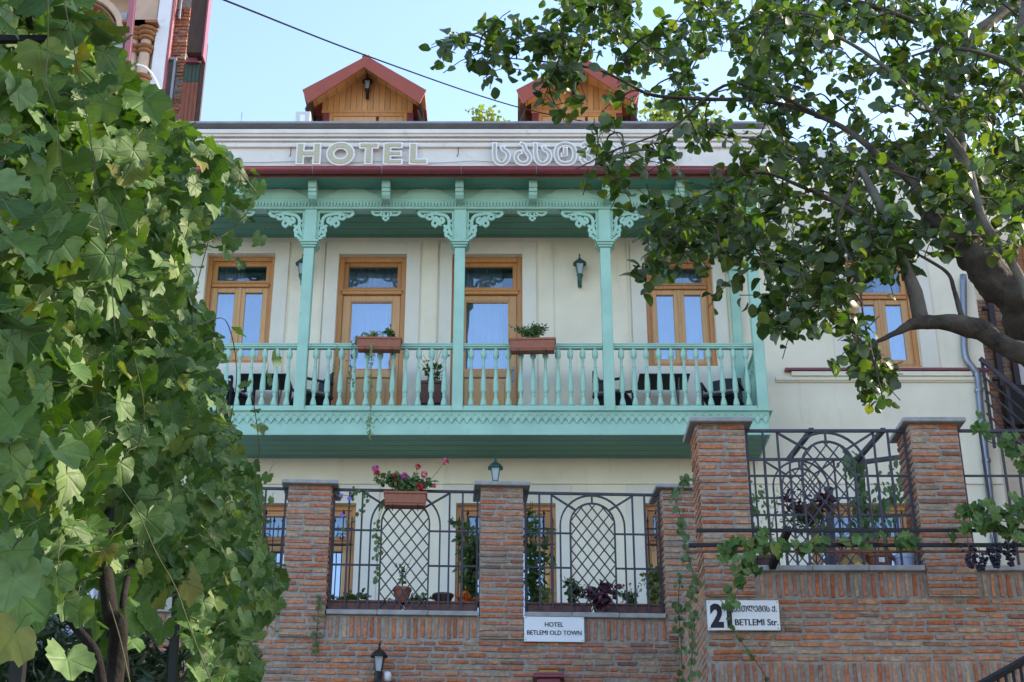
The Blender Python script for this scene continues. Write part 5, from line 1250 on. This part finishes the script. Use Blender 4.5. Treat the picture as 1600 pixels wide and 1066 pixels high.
# right neighbour with the outside stair
RN = Frame(0, 23.0, 0); rn = thing('neighbour_house', 'light brick neighbour house with brown timber boards and black frames at the right edge', 'building', (0, 23, 0))
X = lambda px, py, y=0: RN.x(px, py, y); Z = lambda py, y=0: RN.z(py, y)
obj(MB().box(X(1515, 600), X(1800, 600), .05, 6, 0, Z(330)), 'house_wall', M['plaster'], rn)
bl = course_bricks(X(1515, 600), X(1665, 600), Z(690), Z(470), 0, (), seed=91); obj(MB().box(X(1515, 600), X(1665, 600), .012, .05, Z(692), Z(468)), 'mortar_core', M['mortar'], rn); put_bricks(bl, rn, 150, 3, lambda b: b[0])
for i in range(7):
    xa = X(1556, 430) + i * .12; obj(MB().box(xa, xa + .112, -.12, -.06, Z(484), Z(388)), 'timber_board', M['brownwood'], rn)
for a, ya, yb in ((1553, 388, 690), (1577, 500, 690)): obj(MB().box(X(a, 550) - .05, X(a, 550) + .05, -.2, -.1, Z(yb), Z(ya)), 'black_frame', M['iron'], rn, bevel=.006)
for py in (486, 540, 596): obj(MB().box(X(1540, 550), X(1558, 550), -.19, -.11, Z(py + 4), Z(py)), 'frame_rail', M['iron'], rn)
obj(MB().box(X(1579, 550), X(1640, 550), -.05, -.02, Z(650), Z(505)), 'white_door_panel', M['whitepaint'], rn)
for i in range(9):
    for sg in (-1, 1):
        xc = X(1579, 550) + i * .13; zl, zh_ = Z(650), Z(505); h = zh_ - zl; m = MB().tube([(xc, -.09, zl if sg > 0 else zh_), (xc + h * .5, -.085 + .005 * sg, zh_ if sg > 0 else zl)], .009, 4); obj(m, 'lattice_bar', M['iron'], rn)
obj(MB().box(X(1562, 640), X(1660, 640), -.3, -.22, Z(673), Z(612)), 'dark_panel', M['blackiron'], rn)
t = thing('stair_railing', 'dark steel stair railing sloping down to the right beside the drainpipe', 'railing', at(1533, 680, 20.6)); o_ = at(1533, 680, 20.6)
for i, dy in enumerate((0, 26, 46, 66, 86, 106)):
    A, B = at(1531 + dy * .12, 560 + dy, 20.6) - o_, at(1660, 560 + dy + 108, 20.6) - o_; obj(MB().tube([A, B], .042 if i == 0 else .016, 4 if i == 0 else 6), 'handrail' if i == 0 else 'rail', M['iron'], t)
for px, py, b in ((1534, 562, 700), (1572, 592, 700), (1606, 618, 700)):
    A, B = at(px, py, 20.65) - o_, at(px + 16, b, 20.65) - o_; B.x = A.x; obj(MB().tube([A, B], .028, 4), 'post', M['iron'], t)
m = MB(); rf = thing('tiled_roof_house', 'distant orange tiled roof behind the leaves at the right edge', 'roof', at(1600, 330, 34))
X0, Z0 = Xat(1535, 325, 34), Zat(328, 34)
obj(MB().box(0, 7, 0, 6, -8, .0), 'wall', M['plaster'], rf, Vector((X0, 34, Z0)) - rf.location)
m = MB()
for r0 in range(9):
    for c in range(16): 
        a = -.3 + c * .46; y0, z0 = -.35 + r0 * .36, .0 + r0 * .17
        m.add([(a, y0, z0 + .03), (a + .23, y0, z0 + .10), (a + .46, y0, z0 + .03), (a + .46, y0 + .4, z0 + .18), (a + .23, y0 + .4, z0 + .25), (a, y0 + .4, z0 + .18), (a, y0, z0), (a + .46, y0, z0)], [(0, 1, 4, 5), (1, 2, 3, 4), (6, 7, 2, 1, 0)])
obj(m, 'roof_tiles', M['orange_tiles'], rf, Vector((X0, 34, Z0)) - rf.location, stuff=True)
# unseen house added at right to keep the sun off terrace and facade
t = thing('sunblock_house', 'tall plastered house added out of view at right to block the sun from the terrace', 'building', (10.2, 18.5, 0))
obj(MB().box(0, 9, -6, 6, 0, 15), 'house_body', M['peach'], t); obj(MB().box(-.4, 9.4, -6.4, 6.4, 15.01, 15.3), 'roof_slab', M['redmetal'], t)
for fz in (2, 5.2, 8.4, 11.6):
    for k in range(3):
        y = -4 + k * 4; wf = obj(MB().box(-.06, -.002, y - .6, y + .6, fz, fz + 1.8), 'window', M['wood'], t); obj(MB().box(-.075, -.062, y - .5, y + .5, fz + .1, fz + 1.7), 'pane', M['darkpot'], t)
t = thing('vine_shade_house', 'narrow plastered house added out of view at right to shade the near grapevine', 'building', (10.6, 4.2, 0))  # unseen, added to keep low sun off the near left grapevine
obj(MB().box(0, 6, -2.6, 2.7, 0, 12.3), 'house_body', M['plaster'], t); obj(MB().box(-.2, 6.2, -2.8, 2.9, 12.31, 12.5), 'roof_slab', M['redmetal'], t)
t = thing('opposite_house', 'plastered house with orange tiled roof across the street behind the viewer', 'building', (1, -22, 0))
obj(MB().box(-9, 9, -6, 4, 0, 8), 'house_body', M['peach'], t)
m = MB(); m.v = [(-9.5, -6.5, 8), (9.5, -6.5, 8), (9.5, 4.5, 8), (-9.5, 4.5, 8), (-6, -1, 11), (6, -1, 11)]; m.f = [(0, 3, 2, 1), (0, 1, 5, 4), (2, 3, 4, 5), (1, 2, 5), (3, 0, 4)]; obj(m, 'hipped_roof', M['orange_tiles'], t)
# bottom right handrail
o_ = at(1530, 1080, 11); t = thing('stair_handrail', 'black handrail with balusters rising at the bottom right corner', 'railing', o_)
A, B = at(1500, 1088, 11) - o_, at(1640, 1010, 11) - o_; obj(MB().tube([A, B], .032, 6), 'handrail', M['blackiron'], t)
for i in range(13):
    p = A.lerp(B, i / 12); obj(MB().tube([p, p + Vector((0, 0, -.9))], .013, 5), 'baluster', M['blackiron'], t)
# scroll fence bottom left
o_ = at(200, 1066, 9.5); t = thing('scroll_fence', 'black wrought iron fence with scrolls at the bottom left', 'fence', o_)
for py in (1045, 1062):
    A, B = at(100, py, 9.5) - o_, at(285, py, 9.5) - o_; B.z = A.z; obj(MB().tube([A, B], .018, 4), 'rail', M['blackiron'], t)
for i in range(9):
    c = at(112 + i * 20, 1054, 9.5) - o_; pts = [(c.x + .05 * (1 - j / 16) * math.cos(j * .7 + i), 0, c.z + .05 * (1 - j / 16) * math.sin(j * .7 + i)) for j in range(13)]; obj(MB().tube(pts, .007, 4), 'scroll', M['blackiron'], t)
for i in range(10):
    c = at(102 + i * 20, 1062, 9.5) - o_; obj(MB().tube([c, c + Vector((0, 0, -1.2))], .01, 4), 'bar', M['blackiron'], t)

# ================================================================== FAR TREES
def far_tree(label, px, py, Y, Rr, n, seed, mat='sunleaf'):
    p = at(px, py, Y); r_ = random.Random(seed); t = thing('background_tree', label, 'tree', (p.x, Y, 0), 0, 'trees on the slope behind the hotel')
    obj(MB().tube([(0, 0, 0), (.2, 0, p.z * .5), (0, 0, p.z + Rr * .3)], [.25, .2, .08], 8), 'trunk', M['bark'], t)
    cl = [Vector((0, 0, p.z)) + rdir(r_, .3) * Rr * r_.uniform(.3, 1) for _ in range(26)]; mx = []
    for c in cl[:14]: obj(MB().tube([(0, 0, p.z - Rr * .5), (c.x * .5, c.y * .5, (c.z + p.z) / 2 - .2), c], [.07, .05, .015], 5), 'limb', M['bark'], t)
    for _ in range(n):
        c = r_.choice(cl) + rdir(r_) * Rr * .38 * r_.random() ** .6; mx.append(leafmx(c, rdir(r_, .5), rdir(r_, -.3), r_.uniform(.09, .17)))
    joined_leaves('crown', OL, mx, M[mat], t, seed=seed)
far_tree('sunlit yellow green treetop showing between the two dormers', 778, 222, 36, 1.05, 1500, 1)
far_tree('sunlit treetop over the parapet right of the right dormer', 1035, 232, 36, 1.5, 2600, 2)
far_tree('pale treetop beyond the tiled roof at the right edge', 1570, 285, 44, 2.0, 2200, 3)

# ================================================================== RIGHT TREE
def tree_right():
    r_ = random.Random(12); base = Vector((3.35, 6.4, 0))
    t = thing('spreading_tree', 'large gnarled tree with grey limbs leaning in from the right and rounded green leaves', 'tree', base)
    L = lambda pts: [at(x, y, Y) - base for x, y, Y in pts]
    px2m = lambda w_, Y: w_ * Y * 1.05 / 2300 / 2
    limbs = []
    def limb(pts, ws, mat='bark', name='limb', rough=.12, n=10):
        P = catmull(L(pts), 6 if max(ws) < 60 or len(pts) > 7 else 14); k = len(P); rr = []
        for i in range(k):
            u = i / (k - 1) * (len(ws) - 1); j = min(int(u), len(ws) - 2); w_ = ws[j] + (ws[j + 1] - ws[j]) * (u - j)
            rr.append(px2m(w_, 6.2) * (1 + rough * noise.noise(P[i] * 5)))
        P = [p + Vector((noise.noise(p * 4), noise.noise(p * 4 + Vector((9, 0, 0))), noise.noise(p * 4 + Vector((0, 9, 0))))) * rr[i] * .5 for i, p in enumerate(P)]
        m = MB().tube(P, rr, n); 
        for i, v in enumerate(m.v):
            v = Vector(v); c = P[min(i // n, k - 1)]; d = v - c; m.v[i] = tuple(c + d * (1 + rough * 1.6 * noise.noise(v * 12) + rough * .9 * noise.noise(v * 34)))
        obj(m, name, M[mat], t, smooth=True); limbs.append((P, rr)); return P
    tr = Vector((0, 0, 0)); W = lambda x, y, z: (Vector((x, y, z)) - base)
    # trunk outside the frame, running down to the ground
    e = at(1660, 560, 6.2)
    m = MB().tube(catmull([(0, 0, -.1), (.05, 0, .8), (-.05, .02, 2.0), (e.x - base.x + .15, -.1, e.z - .5), e - base + Vector((0, 0, .1))], 5), [.30, .27, .24, .22, .2, .19, .18, .18, .17, .17, .17, .17, .16, .16, .16, .16, .16, .16, .15, .15, .15], 12)
    obj(m, 'trunk', M['bark'], t, smooth=True)
    limb([(1690, 590, 6.2), (1600, 490, 6.15), (1530, 405, 6.1), (1478, 350, 6.1), (1446, 312, 6.1), (1428, 292, 6.1)], [98, 76, 56, 42, 32, 24], rough=.26, n=28)
    limb([(1600, 470, 6.5), (1560, 420, 6.6), (1520, 340, 6.7), (1497, 250, 6.8), (1490, 160, 6.8), (1500, 90, 6.8), (1545, 35, 6.8), (1620, -20, 6.9)], [42, 44, 40, 36, 28, 24, 22, 20], 'palebark', n=12)
    limb([(1690, 600, 6.1), (1610, 556, 6.0), (1545, 520, 6.0), (1485, 503, 6.0), (1432, 506, 6.0), (1400, 520, 6.0), (1370, 534, 6.0)], [48, 38, 31, 27, 23, 10, 4], rough=.2, n=12)
    limb([(1438, 500, 6.0), (1424, 450, 6.0), (1405, 390, 6.05), (1375, 320, 6.1), (1345, 265, 6.2)], [26, 22, 18, 16, 12], 'palebark')
    limb([(1502, 495, 6.0), (1490, 455, 6.0), (1478, 425, 6.0), (1430, 395, 6.0)], [9, 7, 6, 4])
    limb([(1610, 470, 5.9), (1575, 400, 5.9), (1535, 335, 5.9), (1510, 250, 5.95), (1440, 160, 6.0), (1370, 95, 6.0), (1290, 50, 6.0), (1175, 15, 6.1)], [18, 16, 14, 10, 8, 7, 6, 3], 'palebark', n=8)
    limb([(1425, 88, 6.2), (1480, 75, 6.2), (1550, 88, 6.2), (1590, 110, 6.2), (1660, 170, 6.3)], [5, 7, 9, 11, 16], 'palebark', n=8)
    limb([(1640, 260, 6.4), (1600, 130, 6.4), (1592, 60, 6.4), (1610, -30, 6.4)], [20, 16, 14, 12], 'palebark', n=8)
    limb([(1470, 330, 6.0), (1440, 300, 6.1), (1380, 250, 6.1), (1300, 190, 6.2), (1200, 160, 6.3), (1095, 155, 6.3), (1020, 150, 6.3), (975, 128, 6.2), (930, 108, 6.2), (863, 98, 6.1), (760, 88, 6.1)], [16, 14, 12, 10, 8, 7, 6, 5, 4, 3, 2], n=7)
    limb([(1500, 90, 6.7), (1440, 40, 6.6), (1330, 0, 6.5), (1200, -30, 6.5), (1060, -20, 6.4), (950, 20, 6.3)], [14, 11, 9, 8, 6, 3], n=7)
    limb([(1410, 400, 6.0), (1330, 330, 6.1), (1250, 290, 6.2), (1180, 270, 6.2), (1090, 310, 6.2), (1030, 350, 6.2)], [9, 8, 7, 5, 4, 3], n=6)
    limb([(1345, 265, 6.2), (1310, 350, 6.0), (1340, 430, 5.9), (1350, 500, 5.8), (1372, 590, 5.8), (1380, 625, 5.8)], [7, 5, 4, 3.4, 2.6, 2], n=6)
    limb([(1180, 270, 6.2), (1160, 350, 6.1), (1210, 430, 6.0), (1240, 500, 6.0)], [5, 4, 3, 2], n=6)
    limb([(1300, 190, 6.2), (1150, 130, 6.3), (1050, 200, 6.2), (960, 235, 6.1), (900, 265, 6.1)], [8, 6, 4, 3, 2], n=6)
    limb([(1562, 430, 6.6), (1590, 350, 6.8), (1640, 250, 7)], [14, 12, 9], n=6)
    polys = [([(885, -60), (880, 20), (905, 70), (985, 100), (1010, 150), (1060, 180), (1095, 225), (1050, 290), (1020, 330), (1030, 395), (1090, 385), (1160, 395), (1200, 425), (1300, 425), (1390, 405), (1440, 385), (1500, 330), (1600, 345), (1700, 330), (1700, -60)], 460),
             ([(1150, -60), (1700, -60), (1700, 270), (1260, 270), (1180, 150)], 120),
             ([(1430, 270), (1580, 290), (1590, 400), (1500, 400), (1430, 350)], 16),
             ([(698, 62), (720, 50), (800, 28), (868, 30), (905, 60), (900, 110), (860, 120), (800, 105), (760, 112), (740, 92), (700, 82)], 22),
             ([(860, 0), (880, -40), (960, -30), (985, 40), (930, 95), (870, 60)], 16),
             ([(828, 135), (868, 108), (920, 112), (975, 140), (965, 185), (900, 176), (845, 165)], 6),
             ([(880, 245), (905, 200), (945, 195), (1000, 205), (1060, 225), (1040, 290), (990, 300), (960, 290), (935, 310), (915, 285), (885, 270)], 9),
             ([(1000, 300), (1090, 290), (1180, 320), (1180, 400), (1100, 395), (1010, 415), (998, 370)], 26),
             ([(1150, 420), (1200, 440), (1290, 450), (1285, 470), (1255, 545), (1235, 520), (1195, 500), (1190, 470), (1150, 470)], 13),
             ([(1280, 480), (1325, 455), (1350, 480), (1372, 545), (1365, 600), (1312, 600), (1330, 560), (1310, 520)], 13),
             ([(1365, 585), (1385, 590), (1397, 620), (1380, 636), (1368, 625)], 2),
             ([(1000, 400), (1020, 400), (1018, 440), (998, 435)], 2), ([(1200, 380), (1440, 360), (1430, 420), (1300, 450), (1200, 440)], 22), ([(1300, 330), (1420, 330), (1420, 380), (1300, 390)], 12)]
    nodes = [(p, rr[i]) for P, rr in limbs for i, p in enumerate(P)]; cl = []
    for P, n in polys:
        xs = [q[0] for q in P]; ys = [q[1] for q in P]; k = 0
        while k < n:
            x, y = r_.uniform(min(xs), max(xs)), r_.uniform(min(ys), max(ys))
            if inpoly(x, y, P):
                if n > 200 and noise.noise(Vector((x / 90, y / 90, 3))) < -.30: k += .5; continue       # thin places where the sky shows
                Y = r_.uniform(5.8, 8.8) if n > 100 else r_.uniform(5.7, 6.5)
                cl.append(at(x, y, Y) - base); k += 1
    dmin = lambda p: min((p - q[0]).length for q in nodes)
    cl.sort(key=dmin); tw = MB(); mx = []; nn = [q[0] for q in nodes]
    from mathutils import kdtree
    for c in cl:
        kd = kdtree.KDTree(len(nn))
        for i, q in enumerate(nn): kd.insert(q, i)
        kd.balance(); q = kd.find(c)[0]; d = (c - q).length
        mid = (q + c) / 2 + Vector((r_.uniform(-.1, .1), r_.uniform(-.1, .1), .12)) * min(d, 1)
        P = catmull([q, mid, c], 3); tw.tube(P, [.004 + .006 * min(d, 1) * (1 - i / len(P)) for i in range(len(P))], 4); nn += [P[3], c]
        nl = r_.randrange(9, 17)
        for s_ in range(3):
            e2 = c + rdir(r_, -.15) * r_.uniform(.08, .2); tw.tube([c, (c + e2) / 2 + Vector((0, 0, .015)), e2], .0025, 3)
            for _ in range(nl // 3 + 1):
                u = r_.random(); p = c.lerp(e2, u) + rdir(r_) * .03
                out = rdir(r_, -.45)
                mx.append(leafmx(p, rdir(r_, .55) + Vector((0, -.35, .25)), out, r_.uniform(.042, .076)))
    obj(tw, 'twigs', M['bark'], t, stuff=True)
    print('tree leaves', len(mx))
    vis = lambda m: (m.translation + base).y + (0 if (m.translation + base).x < 1.0 or True else 2)
    order = sorted(range(len(mx)), key=lambda i: vis(mx[i])); mes = []
    for p in OL:
        me = p.mesh('leaf', M['treeleaf'], True); mes.append(me)
    front = [i for i in order if 690 < 800 + (mx[i].translation.x + base.x) * 2100 / (mx[i].translation.y + base.y) < 1590 and (mx[i].translation.z + base.z) < Zat(5, (mx[i].translation + base).y)][:300]
    fs = set(front)
    for i in front:
        o = put(r_.choice(mes), 'leaf', t); o.matrix_basis = mx[i]
    joined_leaves('leaf_mass', OL, [mx[i] for i in order if i not in fs], M['treeleaf'], t, seed=5)
    for k, (x, y) in enumerate(((1012, 20), (960, 290))):
        pass
tree_right()

# ================================================================== GRAPEVINE AT LEFT
def vine_left():
    r_ = random.Random(5); base = Vector((-1.35, 3.9, 0))
    t = thing('grapevine', 'large grapevine curtain of big lobed green leaves filling the left side of the picture', 'vine', base)
    V = [(-90, -90), (118, -90), (128, 10), (146, 28), (160, 62), (190, 92), (205, 118), (240, 165), (262, 196), (300, 200), (332, 215), (345, 240), (398, 262), (408, 300), (385, 335), (330, 350), (318, 375), (300, 430), (308, 465), (328, 500), (340, 535), (350, 572), (340, 597), (352, 625), (358, 660), (375, 700), (398, 734), (402, 768), (408, 803), (405, 837), (422, 871), (440, 906), (434, 940), (412, 975), (398, 1009), (408, 1043), (395, 1090), (300, 1090), (288, 940), (262, 915), (215, 905), (195, 870), (150, 905), (130, 880), (60, 880), (35, 915), (-90, 935)]
    def depth(x, y):
        u = max(x, 0) / 430; v = min(max(y / 700, 0), 1); v = v * v * (3 - 2 * v)
        return 2.85 + u ** 1.2 * (1.5 + 3.1 * v)
    def place(x, y, dY, back=False, edge=False):
        Y = depth(x, y) + dY; p = at(x, y, Y) - base
        out = Vector((.25 + .3 * x / 430, -.75, .65)) + rdir(r_) * (.85 if not back else 1.3)
        tip = Vector((r_.uniform(-.55, .75), -.25, -.9))
        s_ = r_.uniform(.055, .095) * (1.12 if x < 230 else 1) * (1 if r_.random() < .75 else .62)
        if edge: s_ *= .8
        return leafmx(p, out, tip, s_)
    front, back = [], []
    def sample():
        while True:
            x, y = r_.uniform(-90, 445), r_.uniform(-90, 1090)
            if inpoly(x, y, V): return x, y
    # denser in pixels where the leaves are farther away
    n = 0
    while n < 600:
        x, y = sample()
        if r_.random() > (depth(x, y) / 7.5) ** 1.6 + .04: continue
        hole = noise.noise(Vector((x / 55, y / 55, 7))); 
        if hole < -.06 and x < 300: continue
        front.append(((x, y), place(x, y, r_.uniform(-.12, .30) * depth(x, y) / 4))); n += 1
    n = 0
    while n < 5600:
        x, y = sample()
        if r_.random() > (depth(x, y) / 7.5) ** 1.3 + .05: continue
        if x > 285 and y < 430 and r_.random() < .75: continue
        q = place(x, y, (.75 + 1.7 * r_.random() ** 1.1) * depth(x, y) / 4, True); back.append(q); n += 1
    for _ in range(1500):                                       # unseen arbor roof leaves, added overhead to shade the inside of the vine
        x, Y = r_.uniform(-90, 380), r_.uniform(3.2, 8.5); p = Vector((Xat(x, 0, Y), Y, max(Zat(-140, Y), 3.4) + r_.uniform(-.1, .5))) - base
        back.append(leafmx(p, rdir(r_, 1.0), rdir(r_, -.4), r_.uniform(.06, .095)))
    # stray leaves beyond the edge and under the canopy
    for x, y in ((430, 560), (418, 590), (375, 412), (352, 395), (372, 520), (383, 600), (404, 668), (398, 640), (418, 745), (424, 780), (437, 885), (430, 985), (405, 1040), (395, 345), (405, 372), (348, 300), (372, 330), (375, 272), (30, 930), (170, 960), (172, 985), (112, 862), (60, 900), (226, 960), (205, 1000), (105, 1030), (255, 980), (300, 1000), (22, 990), (150, 50), (172, 70), (120, 30), (330, 260), (300, 330), (345, 390), (362, 376), (272, 895), (240, 930), (178, 1010)):
        front.append(((x, y), place(x, y, r_.uniform(-.05, .1), edge=x > 330)))
    for _ in range(34):
        x, y = r_.uniform(30, 290), r_.uniform(880, 965); front.append(((x, y), place(x, y, r_.uniform(0, .5))))
    # the trailing shoots at the right margin with their small leaves
    sh = MB()
    for pts in (((330, 360, 5.2), (300, 500, 5.3), (352, 500, 5.8), (370, 580, 6.2), (360, 660, 6.4)), ((400, 300, 5.2), (388, 330, 5.2), (352, 366, 5.2), (318, 380, 5)), ((345, 240, 4.7), (370, 262, 4.9), (400, 300, 5.1)),
                ((75, -20, 2.9), (75, 60, 2.92), (73, 130, 2.9), (88, 180, 2.9), (97, 265, 2.95), (112, 300, 3)), ((96, -20, 2.95), (112, 60, 2.95), (130, 150, 3.05), (142, 220, 3.1), (150, 300, 3.2)), ((180, 750, 4.3), (215, 800, 4.3), (243, 862, 4.3), (275, 920, 4.3), (300, 990, 4.3), (340, 1090, 4.3)),
                ((160, 330, 3.2), (180, 400, 3.2), (175, 440, 3.25), (180, 520, 3.25)), ((170, 940, 4.1), (188, 1000, 4.1), (208, 1090, 4.1)), ((395, 620, 6.6), (405, 700, 6.8), (400, 760, 6.9), (420, 860, 7.2), (430, 960, 7.2)), ((210, 560, 3.7), (225, 640, 3.8), (215, 700, 3.9))):
        sh.tube(catmull([at(*p) - base for p in pts], 6), .0012 * pts[0][2] / 4 + .0008, 4)
    for (x, y), m in front:                                     # leaf stalks
        a_ = m.translation.copy(); yv = (m.to_3x3() @ Vector((0, 1, 0))).normalized(); L_ = r_.uniform(.05, .11)
        sh.tube([a_, a_ - yv * L_ * .5 + Vector((0, .01, .012)), a_ - yv * L_ + Vector((0, .04, -.0))], .0012, 3)
    obj(sh, 'shoots', M['stem'], t, smooth=True, stuff=True)
    front.sort(key=lambda q: -(q[1].to_scale()[0] / depth(*q[0])) if -20 < q[0][0] and -20 < q[0][1] < 1090 else 1)
    mes = [p.mesh('leaf', M['grape'], True) for p in GL]
    for _, m in front[:300]:
        o = put(r_.choice(mes), 'leaf', t); o.matrix_basis = m
    joined_leaves('leaf_mass', GL, [m for _, m in front[300:]] + back, M['grape'], t, seed=9)
    # woody trunk and branches
    def wd(name, pts, ws):
        P = catmull([at(*p) - base if len(p) == 3 and p[1] > 50 or True else p for p in pts], 5); k = len(P)
        rr = [(ws[0] + (ws[-1] - ws[0]) * i / (k - 1)) * (1 + .25 * noise.noise(P[i] * 9)) for i in range(k)]
        obj(MB().tube(P, rr, 9), name, M['vinebark'], t, smooth=True)
    A = at(178, 1066, 4.3); P = catmull([Vector((A.x, 4.3, 0)) - base, Vector((A.x - .05, 4.3, .9)) - base, A - base, at(172, 960, 4.3) - base, at(165, 870, 4.7) - base, at(170, 740, 5.8) - base, at(140, 500, 6.2) - base, at(110, 200, 6.0) - base], 5)
    obj(MB().tube(P, [.034 - .022 * i / len(P) for i in range(len(P))], 9), 'trunk', M['vinebark'], t, smooth=True)
    wd('branch', [(160, 1075, 4.2), (148, 1020, 4.2), (122, 985, 4.2), (95, 950, 4.2), (72, 905, 4.2), (64, 850, 4.3), (60, 780, 5.2), (75, 660, 5.6)], [.018, .008])
    wd('branch', [(196, 1060, 4.4), (190, 980, 4.4), (196, 920, 4.5), (212, 860, 5.3), (232, 780, 6.0)], [.014, .007])
vine_left()
for lab, a, b, Y, w_ in (('dark steel arbor post at the far left under the grapevine', (24, 1090), (48, 830), 3.9, .024), ('thin black arbor post behind the vine at lower left', (268, 1090), (278, 900), 7.5, .028)):
    A, B = at(*a, Y), at(*b, Y); t = thing('arbor_post', lab, 'post', (A.x, Y, 0), 0, 'steel posts of the vine arbor')
    o_ = t.location; obj(MB().tube([Vector((0, 0, 0)), A - o_, B - o_], w_, 4), 'shaft', M['blackiron'], t)
A, B = at(-200, 60, 3.1), at(75, 62, 3.1); t = thing('arbor_bar', 'dark arbor bar behind the leaves at the upper left corner', 'bar', A); 
obj(MB().tube([(0, 0, 0), B - A], .012, 4), 'bar', M['blackiron'], t); A2, B2 = at(35, -40, 3.2) - A, at(60, 110, 4.0) - A; obj(MB().tube([A2, B2], .014, 4), 'cross_bar', M['blackiron'], t)
# oleander thicket under the vine
r_ = random.Random(33); o_ = at(90, 1100, 8.5); t = thing('oleander_shrub', 'dark narrow leaved shrub under the grapevine at the bottom left', 'shrub', (o_.x, 8.5, 0)); P = [(-60, 1100), (-60, 1010), (40, 980), (70, 930), (115, 890), (125, 930), (150, 985), (200, 1010), (260, 1010), (295, 1060), (290, 1100)]; mx = []; st = 0
o_ = Vector((o_.x, 8.5, 0))
for _ in range(120):
    while True:
        x, y = r_.uniform(-60, 295), r_.uniform(890, 1100)
        if inpoly(x, y, P): break
    c = at(x, y, r_.uniform(8, 9.2)) - o_
    if _ < 26: obj(MB().tube(catmull([(c.x * .4, c.y * .4, .0), (c.x * .8, c.y, c.z * .6), c], 4), .007, 4), 'stem', M['vinestem'], t)
    for k in range(18): mx.append(leafmx(c + rdir(r_) * .05, rdir(r_, .2), rdir(r_, .25), r_.uniform(.10, .18)))
joined_leaves('foliage', NL, mx, M['oleander'], t, seed=2)
